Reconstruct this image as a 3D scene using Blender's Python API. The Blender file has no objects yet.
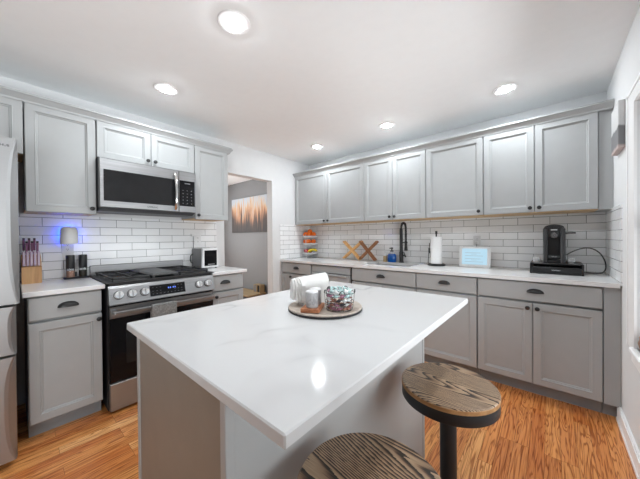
import bpy, bmesh, math, random
from mathutils import Vector, Matrix
random.seed(7)
C = bpy.context.scene.collection
SC = bpy.context.scene
PI = math.pi

# ------------------------------------------------------------------ camera
cam_d = bpy.data.cameras.new('camera'); cam = bpy.data.objects.new('camera', cam_d); C.objects.link(cam)
cam_d.sensor_fit = 'HORIZONTAL'; cam_d.sensor_width = 36.0
cam_d.lens = 267.857 / 640 * 36.0
cam_d.clip_start = 0.02
_R = Vector((0.75633016, 0.65413893, -0.00818226)); _U = Vector((0.00169634, 0.01054639, 0.99994295)); _B = Vector((0.6541879, -0.75630089, 0.00686691))
M = Matrix((_R, _U, _B)).transposed().to_4x4(); M.translation = Vector((2.99247, -3.20088, 1.22643))
cam.matrix_world = M
SC.camera = cam

# ------------------------------------------------------------------ world, daylight, added fill lights, exposure
W = bpy.data.worlds.new('sky'); SC.world = W; W.use_nodes = True
W.node_tree.nodes['Background'].inputs[0].default_value = (0.86, 0.93, 1.0, 1)
W.node_tree.nodes['Background'].inputs[1].default_value = 0.9

def area(name, loc, rot, sx, sy, power, col=(1, 1, 1)):
    d = bpy.data.lights.new(name, 'AREA'); d.shape = 'RECTANGLE'; d.size = sx; d.size_y = sy; d.energy = power; d.color = col
    o = bpy.data.objects.new(name, d); C.objects.link(o); o.location = loc; o.rotation_euler = rot
    return o
# sky light at the side window, then two added fill lights outside unseen windows
area('daylight_side_window', (3.80, -1.75, 0.95), (0, math.radians(135), 0), 1.30, 1.55, 44, (0.96, 0.98, 1.0))
area('added_fill_right', (3.80, -4.55, 0.95), (0, math.radians(135), 0), 1.30, 1.7, 92, (0.96, 0.98, 1.0))  # added behind the camera, tilted up to brighten the ceiling
area('added_fill_hall', (-3.7, -1.6, 1.45), (0, math.radians(-110), 0), 1.4, 1.6, 120, (0.97, 0.985, 1.0))  # added to brighten the hall and spill light through the doorway
LAMP = 375.0     # emission strength of the recessed ceiling lamps
vs = SC.view_settings
vs.view_transform = 'Standard'; vs.look = 'None'; vs.gamma = 1.0; vs.use_curve_mapping = False
vs.exposure = 0.12

# ------------------------------------------------------------------ materials
def srgb(r, g, b):
    f = lambda c: (c / 255 / 12.92) if c / 255 <= 0.04045 else ((c / 255 + 0.055) / 1.055) ** 2.4
    return (f(r), f(g), f(b), 1)

class NT:
    def __init__(s, name):
        s.m = bpy.data.materials.new(name); s.m.use_nodes = True
        s.t = s.m.node_tree; s.n = s.t.nodes; s.b = s.n['Principled BSDF']
    def add(s, typ, **kw):
        x = s.n.new(typ)
        for k, v in kw.items():
            if k.startswith('i_'):
                key = k[2:]
                key = int(key) if key.isdigit() else key.replace('_', ' ')
                x.inputs[key].default_value = v
            else: setattr(x, k, v)
        return x
    def l(s, a, b): s.t.links.new(a, b)
    def ramp(s, fac, stops):
        r = s.add('ShaderNodeValToRGB'); e = r.color_ramp.elements
        while len(e) < len(stops): e.new(0.5)
        for el, (p, c) in zip(e, stops): el.position = p; el.color = c
        s.l(fac, r.inputs[0]); return r.outputs[0]
    def coords(s, scale=(1, 1, 1), rot=(0, 0, 0), loc=(0, 0, 0), world=False, src='Object'):
        if world: o = s.add('ShaderNodeNewGeometry').outputs['Position']
        else: o = s.add('ShaderNodeTexCoord').outputs[src]
        mp = s.add('ShaderNodeMapping'); mp.inputs['Scale'].default_value = scale; mp.inputs['Rotation'].default_value = rot; mp.inputs['Location'].default_value = loc
        s.l(o, mp.inputs['Vector']); return mp.outputs[0]
    def bump(s, h, strength=0.2, dist=0.002):
        b = s.add('ShaderNodeBump'); b.inputs['Strength'].default_value = strength; b.inputs['Distance'].default_value = dist
        s.l(h, b.inputs['Height']); s.l(b.outputs[0], s.b.inputs['Normal'])

def plain(name, col, rough=0.5, metal=0.0, noise=0.04, nscale=14.0, spec=0.5, emit=None, estr=0.0, coat=0.0):
    t = NT(name); b = t.b
    b.inputs['Roughness'].default_value = rough; b.inputs['Metallic'].default_value = metal; b.inputs['Specular IOR Level'].default_value = spec
    b.inputs['Coat Weight'].default_value = coat
    v = t.coords((nscale,) * 3)
    n = t.add('ShaderNodeTexNoise', i_Scale=1.0, i_Detail=3.0); t.l(v, n.inputs['Vector'])
    c0 = tuple(max(0, x * (1 - noise)) for x in col[:3]) + (1,); c1 = tuple(min(1, x * (1 + noise)) for x in col[:3]) + (1,)
    t.l(t.ramp(n.outputs[0], [(0.3, c0), (0.7, c1)]), b.inputs['Base Color'])
    if emit: b.inputs['Emission Color'].default_value = emit; b.inputs['Emission Strength'].default_value = estr
    return t.m

def brushed(name, col, rough=0.28, axis='y', amount=0.12):
    t = NT(name); b = t.b
    sc = {'x': (3, 220, 220), 'y': (220, 3, 220), 'z': (220, 220, 3)}[axis]
    v = t.coords(sc); n = t.add('ShaderNodeTexNoise', i_Scale=1.0, i_Detail=4.0); t.l(v, n.inputs['Vector'])
    b.inputs['Metallic'].default_value = 1.0
    t.l(t.ramp(n.outputs[0], [(0.3, tuple(c * (1 - amount) for c in col[:3]) + (1,)), (0.7, col)]), b.inputs['Base Color'])
    mr = t.add('ShaderNodeMapRange'); mr.inputs['To Min'].default_value = rough - 0.06; mr.inputs['To Max'].default_value = rough + 0.08
    t.l(n.outputs[0], mr.inputs['Value']); t.l(mr.outputs[0], b.inputs['Roughness'])
    return t.m

def tile(name, axis, gain=1.0):
    t = NT(name); b = t.b
    g = t.add('ShaderNodeNewGeometry'); s = t.add('ShaderNodeSeparateXYZ'); t.l(g.outputs['Position'], s.inputs[0])
    c = t.add('ShaderNodeCombineXYZ')
    off = t.add('ShaderNodeMath', operation='ADD'); off.inputs[1].default_value = {'x': 4.8687, 'y': 4.7955}[axis]
    t.l(s.outputs[0 if axis == 'x' else 1], off.inputs[0]); t.l(off.outputs[0], c.inputs[0])
    zo = t.add('ShaderNodeMath', operation='SUBTRACT'); zo.inputs[1].default_value = 0.9200 - 0.0685 * 4
    t.l(s.outputs[2], zo.inputs[0]); t.l(zo.outputs[0], c.inputs[1])
    br = t.add('ShaderNodeTexBrick'); t.l(c.outputs[0], br.inputs['Vector'])
    br.offset = 0.5; br.offset_frequency = 2
    I = br.inputs
    I['Scale'].default_value = 1.0; I['Mortar Size'].default_value = 0.0022; I['Mortar Smooth'].default_value = 0.25
    I['Brick Width'].default_value = 0.2343; I['Row Height'].default_value = 0.0685; I['Bias'].default_value = 0.0
    I['Color1'].default_value = (0.80 * gain, 0.805 * gain, 0.81 * gain, 1); I['Color2'].default_value = (0.89 * gain, 0.895 * gain, 0.90 * gain, 1); I['Mortar'].default_value = (0.24, 0.24, 0.24, 1)
    t.l(br.outputs['Color'], b.inputs['Base Color'])
    b.inputs['Roughness'].default_value = 0.16
    n = t.add('ShaderNodeTexNoise', i_Scale=18.0, i_Detail=1.0); t.l(g.outputs['Position'], n.inputs['Vector'])
    inv = t.add('ShaderNodeMath', operation='MULTIPLY_ADD'); inv.inputs[1].default_value = -1.0
    t.l(br.outputs['Fac'], inv.inputs[0]); mu = t.add('ShaderNodeMath', operation='MULTIPLY'); mu.inputs[1].default_value = 0.35
    t.l(n.outputs[0], mu.inputs[0]); t.l(mu.outputs[0], inv.inputs[2])
    t.bump(inv.outputs[0], 0.45, 0.0022)
    return t.m

def floor_mat():
    t = NT('oak_strip_floor'); b = t.b
    g = t.add('ShaderNodeNewGeometry'); s = t.add('ShaderNodeSeparateXYZ'); t.l(g.outputs['Position'], s.inputs[0])
    c = t.add('ShaderNodeCombineXYZ'); t.l(s.outputs[1], c.inputs[0]); t.l(s.outputs[0], c.inputs[1])
    mv = t.add('ShaderNodeVectorMath', operation='ADD'); mv.inputs[1].default_value = (20, 20, 0); t.l(c.outputs[0], mv.inputs[0])
    br = t.add('ShaderNodeTexBrick'); t.l(mv.outputs[0], br.inputs['Vector']); br.offset = 0.37; br.offset_frequency = 3
    I = br.inputs
    I['Scale'].default_value = 1.0; I['Mortar Size'].default_value = 0.0006; I['Mortar Smooth'].default_value = 0.1; I['Brick Width'].default_value = 0.75; I['Row Height'].default_value = 0.070; I['Bias'].default_value = 0.0
    I['Color1'].default_value = (0, 0, 0, 1); I['Color2'].default_value = (1, 1, 1, 1); I['Mortar'].default_value = (0.5, 0.5, 0.5, 1)
    rnd = t.add('ShaderNodeSeparateColor'); t.l(br.outputs['Color'], rnd.inputs[0])
    # grain shifted per plank
    sh = t.add('ShaderNodeVectorMath', operation='MULTIPLY_ADD'); 
    cr = t.add('ShaderNodeCombineXYZ'); t.l(rnd.outputs[0], cr.inputs[0]); t.l(rnd.outputs[0], cr.inputs[1]); t.l(rnd.outputs[0], cr.inputs[2])
    sh.inputs[1].default_value = (7.3, 3.1, 5.7); t.l(cr.outputs[0], sh.inputs[0]); t.l(c.outputs[0], sh.inputs[2])
    mp = t.add('ShaderNodeMapping'); mp.inputs['Scale'].default_value = (1.1, 15.0, 1.0); t.l(sh.outputs[0], mp.inputs['Vector'])
    n1 = t.add('ShaderNodeTexNoise', i_Scale=1.3, i_Detail=2.5, i_Roughness=0.5, i_Distortion=0.6); t.l(mp.outputs[0], n1.inputs['Vector'])
    # contour rings of the noise give cathedral grain
    k = t.add('ShaderNodeMath', operation='MULTIPLY'); k.inputs[1].default_value = 70.0; t.l(n1.outputs[0], k.inputs[0])
    si = t.add('ShaderNodeMath', operation='SINE'); t.l(k.outputs[0], si.inputs[0])
    mp2 = t.add('ShaderNodeMapping'); mp2.inputs['Scale'].default_value = (4.0, 120.0, 1.0); t.l(sh.outputs[0], mp2.inputs['Vector'])
    n2 = t.add('ShaderNodeTexNoise', i_Scale=1.0, i_Detail=3.0); t.l(mp2.outputs[0], n2.inputs['Vector'])
    base = t.ramp(rnd.outputs[0], [(0.0, srgb(202, 122, 64)), (0.35, srgb(220, 146, 84)), (0.7, srgb(230, 162, 96)), (1.0, srgb(244, 190, 130))])
    gr = t.ramp(si.outputs[0], [(0.0, (1, 1, 1, 1)), (0.45, (0.95, 0.91, 0.86, 1)), (0.85, (0.66, 0.50, 0.37, 1)), (0.97, (0.46, 0.31, 0.20, 1))])
    m1 = t.add('ShaderNodeMix', data_type='RGBA', blend_type='MULTIPLY'); m1.inputs[0].default_value = 0.85; t.l(base, m1.inputs[6]); t.l(gr, m1.inputs[7])
    fi = t.ramp(n2.outputs[0], [(0.34, (0.60, 0.48, 0.38, 1)), (0.52, (1, 1, 1, 1))])
    m2 = t.add('ShaderNodeMix', data_type='RGBA', blend_type='MULTIPLY'); m2.inputs[0].default_value = 0.7; t.l(m1.outputs[2], m2.inputs[6]); t.l(fi, m2.inputs[7])
    m3 = t.add('ShaderNodeMix', data_type='RGBA', blend_type='MIX'); t.l(br.outputs['Fac'], m3.inputs[0]); t.l(m2.outputs[2], m3.inputs[6]); m3.inputs[7].default_value = srgb(92, 54, 26)
    t.l(m3.outputs[2], b.inputs['Base Color'])
    b.inputs['Roughness'].default_value = 0.3; b.inputs['Coat Weight'].default_value = 0.15; b.inputs['Coat Roughness'].default_value = 0.15
    t.bump(si.outputs[0], 0.04, 0.001)
    return t.m

def quartz():
    t = NT('white_quartz'); b = t.b
    g = t.add('ShaderNodeNewGeometry')
    n = t.add('ShaderNodeTexNoise', i_Scale=0.9, i_Detail=4.0, i_Roughness=0.5, i_Distortion=0.9); t.l(g.outputs['Position'], n.inputs['Vector'])
    s = t.add('ShaderNodeMath', operation='SUBTRACT'); s.inputs[1].default_value = 0.5; t.l(n.outputs[0], s.inputs[0])
    a = t.add('ShaderNodeMath', operation='ABSOLUTE'); t.l(s.outputs[0], a.inputs[0])
    n2 = t.add('ShaderNodeTexNoise', i_Scale=2.2, i_Detail=2.0); t.l(g.outputs['Position'], n2.inputs['Vector'])
    vein = t.ramp(a.outputs[0], [(0.0, (0.50, 0.50, 0.505, 1)), (0.006, (0.59, 0.59, 0.594, 1)), (0.018, (0.65, 0.652, 0.655, 1))])
    mask = t.ramp(n2.outputs[0], [(0.46, (0, 0, 0, 1)), (0.58, (1, 1, 1, 1))])
    m = t.add('ShaderNodeMix', data_type='RGBA'); t.l(mask, m.inputs[0]); m.inputs[6].default_value = (0.65, 0.652, 0.655, 1); t.l(vein, m.inputs[7])
    t.l(m.outputs[2], b.inputs['Base Color']); b.inputs['Roughness'].default_value = 0.11; b.inputs['Specular IOR Level'].default_value = 0.24
    return t.m

def zebra(name, rot, loc=(0, 0, 0), k0=46.0, dark=0.62):
    t = NT(name); b = t.b
    # grain runs along local x after rotation: noise contour lines, long in x and narrow in y
    v = t.coords((0.62, 3.6, 1.0), (0, 0, rot), loc)
    n1 = t.add('ShaderNodeTexNoise', i_Scale=2.1, i_Detail=1.0, i_Roughness=0.4, i_Distortion=0.25); t.l(v, n1.inputs['Vector'])
    sp = t.add('ShaderNodeSeparateXYZ'); t.l(v, sp.inputs[0])
    lin = t.add('ShaderNodeMath', operation='MULTIPLY_ADD'); lin.inputs[1].default_value = 1.0; t.l(sp.outputs[1], lin.inputs[0]); t.l(n1.outputs[0], lin.inputs[2])
    v2 = t.coords((14, 300, 1), (0, 0, rot)); n2 = t.add('ShaderNodeTexNoise', i_Scale=1.0, i_Detail=4.0); t.l(v2, n2.inputs['Vector'])
    wob = t.add('ShaderNodeMath', operation='MULTIPLY_ADD'); wob.inputs[1].default_value = 0.022; t.l(n2.outputs[0], wob.inputs[0]); t.l(lin.outputs[0], wob.inputs[2])
    k = t.add('ShaderNodeMath', operation='MULTIPLY'); k.inputs[1].default_value = k0; t.l(wob.outputs[0], k.inputs[0])
    fr = t.add('ShaderNodeMath', operation='FRACT'); t.l(k.outputs[0], fr.inputs[0])
    # varying line weight
    n3 = t.add('ShaderNodeTexNoise', i_Scale=5.0, i_Detail=2.0); t.l(v, n3.inputs['Vector'])
    ad = t.add('ShaderNodeMath', operation='MULTIPLY_ADD'); ad.inputs[1].default_value = 0.5; t.l(n3.outputs[0], ad.inputs[0]); t.l(fr.outputs[0], ad.inputs[2])
    col = t.ramp(ad.outputs[0], [(0.25, srgb(172, 146, 118)), (dark + .06, srgb(150, 122, 96)), (dark + .20, srgb(98, 74, 56)), (dark + .34, srgb(44, 32, 25)), (dark + .60, srgb(32, 24, 19)), (dark + .66, srgb(172, 146, 118))])
    fi = t.ramp(n2.outputs[0], [(0.35, (0.75, 0.72, 0.70, 1)), (0.6, (1.12, 1.1, 1.08, 1))])
    m = t.add('ShaderNodeMix', data_type='RGBA', blend_type='MULTIPLY'); m.inputs[0].default_value = 0.8; t.l(col, m.inputs[6]); t.l(fi, m.inputs[7])
    t.l(m.outputs[2], b.inputs['Base Color']); b.inputs['Roughness'].default_value = 0.32; b.inputs['Coat Weight'].default_value = 0.15; b.inputs['Coat Roughness'].default_value = 0.2
    t.bump(n2.outputs[0], 0.05, 0.001)
    return t.m

def wood(name, c0, c1, scale=(3, 60, 60), rough=0.5):
    t = NT(name); b = t.b
    v = t.coords(scale); n = t.add('ShaderNodeTexNoise', i_Scale=1.0, i_Detail=4.0, i_Distortion=0.6); t.l(v, n.inputs['Vector'])
    t.l(t.ramp(n.outputs[0], [(0.3, c0), (0.7, c1)]), b.inputs['Base Color']); b.inputs['Roughness'].default_value = rough
    return t.m

def marble_mat(name, c0, c1, scale=22):
    t = NT(name); b = t.b
    v = t.coords((scale,) * 3); n = t.add('ShaderNodeTexNoise', i_Scale=1.0, i_Detail=6.0, i_Distortion=2.0); t.l(v, n.inputs['Vector'])
    t.l(t.ramp(n.outputs[0], [(0.38, c0), (0.5, c1), (0.62, c1)]), b.inputs['Base Color']); b.inputs['Roughness'].default_value = 0.35
    return t.m

def glass_mat(name, col=(1, 1, 1, 1), rough=0.0):
    t = NT(name); t.n.remove(t.b)
    out = t.n['Material Output']
    tr = t.add('ShaderNodeBsdfTransparent'); tr.inputs[0].default_value = col
    gl = t.add('ShaderNodeBsdfGlossy'); gl.inputs['Roughness'].default_value = 0.02
    fr = t.add('ShaderNodeFresnel'); fr.inputs[0].default_value = 1.25
    mx = t.add('ShaderNodeMixShader'); t.l(fr.outputs[0], mx.inputs[0]); t.l(tr.outputs[0], mx.inputs[1]); t.l(gl.outputs[0], mx.inputs[2]); t.l(mx.outputs[0], out.inputs[0])
    return t.m

def cloudy_glass(name):
    t = NT(name); out = t.n['Material Output']
    t.b.inputs['Base Color'].default_value = (.85, .86, .87, 1); t.b.inputs['Roughness'].default_value = 0.1
    tr = t.add('ShaderNodeBsdfTransparent'); mx = t.add('ShaderNodeMixShader'); mx.inputs[0].default_value = 0.14
    t.l(tr.outputs[0], mx.inputs[1]); t.l(t.b.outputs[0], mx.inputs[2]); t.l(mx.outputs[0], out.inputs[0])
    return t.m

def painting_mat():
    t = NT('reed_painting'); b = t.b
    g = t.add('ShaderNodeNewGeometry'); s = t.add('ShaderNodeSeparateXYZ'); t.l(g.outputs['Position'], s.inputs[0])
    mr = t.add('ShaderNodeMapRange'); mr.inputs['From Min'].default_value = 1.35; mr.inputs['From Max'].default_value = 2.06; t.l(s.outputs[2], mr.inputs['Value'])
    mp = t.add('ShaderNodeMapping'); mp.inputs['Scale'].default_value = (26, 1, 2.2); t.l(g.outputs['Position'], mp.inputs['Vector'])
    n = t.add('ShaderNodeTexNoise', i_Scale=1.0, i_Detail=4.0, i_Distortion=0.4); t.l(mp.outputs[0], n.inputs['Vector'])
    a = t.add('ShaderNodeMath', operation='MULTIPLY_ADD'); a.inputs[1].default_value = 1.5; a.inputs[2].default_value = -0.72; t.l(n.outputs[0], a.inputs[0])
    ad = t.add('ShaderNodeMath', operation='ADD'); t.l(a.outputs[0], ad.inputs[0]); t.l(mr.outputs[0], ad.inputs[1])
    col = t.ramp(ad.outputs[0], [(0.0, srgb(44, 33, 29)), (0.34, srgb(78, 59, 50)), (0.50, srgb(150, 108, 82)), (0.64, srgb(204, 150, 112)), (0.76, srgb(214, 184, 148)), (0.88, srgb(198, 202, 206)), (1.0, srgb(190, 198, 208))])
    t.l(col, b.inputs['Base Color']); b.inputs['Roughness'].default_value = 0.7
    return t.m

MAT = dict(
    wall=plain('white_wall_paint', (0.70, 0.705, 0.71), 0.7, noise=0.01), ceil=plain('ceiling_paint', (0.94, 0.955, 0.96), 0.8, noise=0.01),
    hall=plain('hall_wall_paint', (0.24, 0.24, 0.245), 0.7, noise=0.01), endpanel=plain('taupe_panel', (0.25, 0.215, 0.18), 0.45, noise=0.03), backabsorb=plain('light_absorbing_dark_grey', (0.12, 0.12, 0.125), 0.7, noise=0.01), trim=plain('white_trim_paint', (0.86, 0.86, 0.86), 0.4, noise=0.01),
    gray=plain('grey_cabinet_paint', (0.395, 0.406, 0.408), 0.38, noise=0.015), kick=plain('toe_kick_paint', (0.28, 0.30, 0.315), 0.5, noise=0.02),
    inner=plain('cabinet_gap_shadow_line', (0.10, 0.10, 0.10), 0.6), birch=wood('bare_birch_ply', srgb(196, 160, 112), srgb(222, 190, 144)),
    black=plain('black_metal', (0.012, 0.012, 0.013), 0.35, noise=0.1), blackplastic=plain('black_plastic', (0.018, 0.018, 0.02), 0.4, noise=0.1),
    iron=plain('cast_iron', (0.022, 0.022, 0.023), 0.55, noise=0.15), blackglass=plain('black_glass', (0.005, 0.005, 0.006), 0.08, noise=0.1, spec=0.22),
    stoolmetal=plain('stool_black_steel', (0.016, 0.017, 0.019), 0.42, noise=0.1),
    micro_glass=plain('tinted_oven_glass', (0.014, 0.014, 0.015), 0.10, noise=0.1, spec=0.3),
    steel=brushed('brushed_stainless', (0.36, 0.36, 0.365, 1), 0.38, 'y', 0.25), steelv=brushed('brushed_stainless_upright', (0.5, 0.5, 0.5, 1), 0.3, 'z'),
    fridge=brushed('fridge_stainless', (0.42, 0.425, 0.43, 1), 0.48, 'y', 0.05), fridgeside=plain('fridge_side_grey', (0.05, 0.05, 0.052), 0.5),
    chrome=plain('polished_steel', (0.78, 0.78, 0.78), 0.12, 1.0, noise=0.01), steeldull=brushed('dull_stainless', (0.40, 0.40, 0.40, 1), 0.5, 'y', 0.1), griddle=plain('griddle_grey', (0.10, 0.10, 0.10), 0.45, 0.6),
    quartz=quartz(), quartzplain=plain('plain_white_quartz', (0.76, 0.76, 0.76), 0.14, noise=0.02, nscale=5, spec=0.22), floor=floor_mat(), tx=tile('subway_tile_sink_wall_lightened', 'x', 1.06), ty=tile('subway_tile_stove_wall', 'y'),  # sink tile coloured lighter than the stove tile to offset weak light
    zebra_a=zebra('zebra_seat_wood', 0.13, (0.3, 0.1, 0), 30, .51), zebra_b=zebra('zebra_seat_wood_dark', 0.86, (1.7, 2.6, 0), 30, .40), seatedge=wood('seat_edge_wood', srgb(150, 108, 66), srgb(182, 136, 88)),
    cloudy=cloudy_glass('drinking_glass'), glass=glass_mat('clear_glass', (0.97, 0.98, 0.98, 1)), white_plastic=plain('white_plastic', (0.75, 0.75, 0.75), 0.35, noise=0.01),
    lens=plain('lamp_lens', (0.9, 0.9, 0.9), 0.5, emit=(0.90, 0.96, 1.0, 1), estr=LAMP),
    painting=painting_mat(), canvas=plain('canvas_edge', (0.7, 0.68, 0.65), 0.8),
)

# ------------------------------------------------------------------ mesh builder
def ident(u, v, w): return (u, v, w)
def STOVE(u, v, w): return (w, u, v)        # stove wall: u runs along +y, v up, w out of the wall (+x)
def SINK(u, v, w): return (u, -w, v)        # sink wall: u runs along +x, v up, w out of the wall (-y)

class MB:
    def __init__(s, f=ident): s.bm = bmesh.new(); s.f = f
    def V(s, p): return s.bm.verts.new(s.f(*p))
    def box(s, a0, a1, b0, b1, c0, c1, bev=0.0, seg=1):
        vs = [s.V((a, b, c)) for a in (a0, a1) for b in (b0, b1) for c in (c0, c1)]
        q = [(0, 1, 3, 2), (4, 6, 7, 5), (0, 4, 5, 1), (2, 3, 7, 6), (0, 2, 6, 4), (1, 5, 7, 3)]
        fs = [s.bm.faces.new([vs[i] for i in f]) for f in q]
        if bev > 0:
            es = list({e for f in fs for e in f.edges})
            bmesh.ops.bevel(s.bm, geom=es, offset=bev, segments=seg, affect='EDGES', profile=0.6)
        return s
    def rings(s, rings, cap0=True, cap1=True, closed=True):
        L = [[s.V(p) for p in r] for r in rings]; n = len(L[0])
        for a, b in zip(L, L[1:]):
            for i in range(n if closed else n - 1):
                j = (i + 1) % n; s.bm.faces.new((a[i], a[j], b[j], b[i]))
        if cap0: s.bm.faces.new(L[0])
        if cap1: s.bm.faces.new(L[-1])
        return s
    def lathe(s, prof, c=(0, 0, 0), n=24, axis=2, cap0=True, cap1=True, sx=1.0, sy=1.0):
        R = []
        for r, h in prof:
            ring = []
            for i in range(n):
                a = 2 * PI * i / n; x, y = max(r, 1e-4) * math.cos(a) * sx, max(r, 1e-4) * math.sin(a) * sy
                p = [(h, x, y), (x, h, y), (x, y, h)][axis]
                ring.append((c[0] + p[0], c[1] + p[1], c[2] + p[2]))
            R.append(ring)
        return s.rings(R, cap0, cap1)
    def tube(s, pts, r, n=8, closed=False):
        P = [Vector(p) for p in pts]; rings = []; ref = None
        for i, p in enumerate(P):
            if closed: d = P[(i + 1) % len(P)] - P[i - 1]
            else: d = P[min(i + 1, len(P) - 1)] - P[max(i - 1, 0)]
            d.normalize()
            if ref is None:
                ref = d.cross(Vector((0, 0, 1)))
                if ref.length < 0.1: ref = d.cross(Vector((1, 0, 0)))
            else: ref = ref - d * ref.dot(d)
            ref.normalize(); b = d.cross(ref)
            rr = r[i] if isinstance(r, (list, tuple)) else r
            rings.append([tuple(p + ref * math.cos(2 * PI * k / n) * rr + b * math.sin(2 * PI * k / n) * rr) for k in range(n)])
        if closed: rings.append(rings[0]); return s.rings(rings, False, False)
        return s.rings(rings)
    def ball(s, c, r, n=12, sq=(1, 1, 1)):
        m = n // 2; prof = [(r * math.sin(PI * i / m), -r * math.cos(PI * i / m)) for i in range(m + 1)]
        R = []
        for q, h in prof:
            R.append([(c[0] + max(q, 1e-4) * math.cos(2 * PI * k / n) * sq[0], c[1] + max(q, 1e-4) * math.sin(2 * PI * k / n) * sq[1], c[2] + h * sq[2]) for k in range(n)])
        return s.rings(R)
    def prism(s, poly, a0, a1, plane='vw'):       # extrude a (v,w) outline along u
        f = {'vw': lambda p, a: (a, p[0], p[1]), 'uv': lambda p, a: (p[0], p[1], a), 'uw': lambda p, a: (p[0], a, p[1])}[plane]
        return s.rings([[f(p, a0) for p in poly], [f(p, a1) for p in poly]])
    def build(s, name, mat, parent=None, world=True, smooth=False, kind=None):
        bmesh.ops.remove_doubles(s.bm, verts=s.bm.verts, dist=1e-6)
        bmesh.ops.recalc_face_normals(s.bm, faces=s.bm.faces)
        me = bpy.data.meshes.new(name)
        off = Vector((0, 0, 0))
        if parent is not None:
            if world:
                r = parent
                while r.parent: r = r.parent
                off = Vector(r.location)
        elif world:
            xs = [v.co for v in s.bm.verts]
            lo = [min(v[i] for v in xs) for i in range(3)]; hi = [max(v[i] for v in xs) for i in range(3)]
            off = Vector(((lo[0] + hi[0]) / 2, (lo[1] + hi[1]) / 2, lo[2]))
        if off.length: bmesh.ops.translate(s.bm, verts=s.bm.verts, vec=-off)
        if smooth:
            for f in s.bm.faces: f.smooth = True
            for e in s.bm.edges:
                if len(e.link_faces) == 2 and e.calc_face_angle(0) > 0.65: e.smooth = False
        s.bm.to_mesh(me); s.bm.free()
        me.materials.append(MAT[mat] if isinstance(mat, str) else mat)
        o = bpy.data.objects.new(name, me); C.objects.link(o)
        if parent is not None: o.parent = parent
        else: o.location = off
        if kind: o['kind'] = kind
        return o

def thing(name, label, cat, loc=(0, 0, 0), rz=0.0, group=None):
    o = bpy.data.objects.new(name, None); C.objects.link(o); o.location = loc; o.rotation_euler = (0, 0, rz); o.empty_display_size = 0.1
    return tag(o, label, cat, group)
def tag(o, label, cat, group=None):
    o['label'] = label; o['category'] = cat
    if group: o['group'] = group
    return o
def children(o): return [c for c in bpy.data.objects if c.parent == o]
def dup(o, parent=None):
    c = o.copy(); C.objects.link(c)
    if parent is not None: c.parent = parent
    for ch in children(o): dup(ch, c)
    return c
def struct(mb, name, mat): return mb.build(name, mat, None, kind='structure')

def lettering(txt, name, mat, parent, size, f, world=True, depth=0.0006):
    """small raised letters; f maps (u, v, w) of the text plane into the scene"""
    cu = bpy.data.curves.new('text', 'FONT'); cu.body = txt; cu.size = size; cu.align_x = 'CENTER'; cu.align_y = 'CENTER'; cu.extrude = depth
    to = bpy.data.objects.new('text', cu); C.objects.link(to)
    dg = bpy.context.evaluated_depsgraph_get(); me = bpy.data.meshes.new_from_object(to.evaluated_get(dg))
    bpy.data.objects.remove(to); bpy.data.curves.remove(cu)
    mb = MB(); mb.bm.from_mesh(me); bpy.data.meshes.remove(me)
    for v in mb.bm.verts: v.co = Vector(f(*v.co))
    return mb.build(name, mat, parent, world)

# ------------------------------------------------------------------ room shell
L = 3.335; H = 2.408; YB = -6.0; XH = -3.4
struct(MB().box(XH - .1, L + .12, YB - .1, 0.1, -0.06, 0.0), 'floor', 'floor')
struct(MB().box(XH - .1, L + .12, YB - .1, 0.1, H, H + 0.08), 'ceiling', 'ceil')
struct(MB().box(0.0, L + .12, 0.0, 0.1, 0, H), 'wall_sink', 'wall')
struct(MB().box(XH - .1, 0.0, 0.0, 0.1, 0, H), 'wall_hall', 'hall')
WY0, WY1, WZ0, WZ1 = -2.55, -1.030, 0.62, 1.936
# stove wall with the doorway y -1.508 .. -0.77, 2.034 high, and the opening of an added window
w = MB(); w.box(-0.115, 0, YB, -5.75, 0, H); w.box(-0.115, 0, -4.35, -1.508, 0, H); w.box(-0.115, 0, -5.75, -4.35, 0, WZ0); w.box(-0.115, 0, -5.75, -4.35, WZ1, H); w.box(-0.115, 0, -0.77, 0, 0, H); w.box(-0.115, 0, -1.508, -0.77, 2.034, H)
struct(w, 'wall_stove', 'wall')
# right wall with the window and an added second opening
w = MB(); w.box(L, L + .12, WY1, 0, 0, H); w.box(L, L + .12, YB, -5.4, 0, H); w.box(L, L + .12, -3.7, WY0, 0, H)
for y0_, y1_ in ((WY0, WY1), (-5.4, -3.7)): w.box(L, L + .12, y0_, y1_, 0, WZ0); w.box(L, L + .12, y0_, y1_, WZ1, H)
struct(w, 'wall_right', 'wall')
w = MB(); w.box(XH, L + .12, YB - .1, YB, 0, H)
struct(w, 'wall_back', 'backabsorb')  # unseen wall coloured dark to cut the light reaching the island end
w = MB(); w.box(XH - .1, XH, YB, -2.4, 0, H); w.box(XH - .1, XH, -0.8, 0, 0, H); w.box(XH - .1, XH, -2.4, -0.8, 0, 0.75); w.box(XH - .1, XH, -2.4, -0.8, 2.15, H)  # the opening serves the added hall window
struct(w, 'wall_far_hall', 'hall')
# tiled backsplashes
struct(MB().box(0.0, 0.008, -3.22, -1.612, 0.90, 1.425), 'backsplash_stove', 'ty')
struct(MB().box(0.0, L, -0.008, 0.0, 0.90, 1.425), 'backsplash_sink', 'tx')
struct(MB().box(0.0, 0.008, -0.634, -0.008, 0.90, 1.425), 'backsplash_corner', 'ty')
struct(MB().box(L - 0.008, L, -0.640, -0.008, 0.90, 1.425), 'backsplash_right', 'ty')
# baseboards
def baseboard(name, mb): return struct(mb, name, 'trim')
b = MB(); b.box(L - 0.016, L, YB, -0.57, 0, 0.095); b.box(L - 0.020, L, YB, -0.57, 0, 0.018); b.box(L - 0.011, L, YB, -0.57, 0.095, 0.105); baseboard('baseboard_right', b)
b = MB(); b.box(0.0, 0.016, -0.77, -0.60, 0, 0.1); baseboard('baseboard_stove', b)
b = MB(); b.box(XH, -0.115, -0.016, 0, 0, 0.1); baseboard('baseboard_hall', b)
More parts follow.
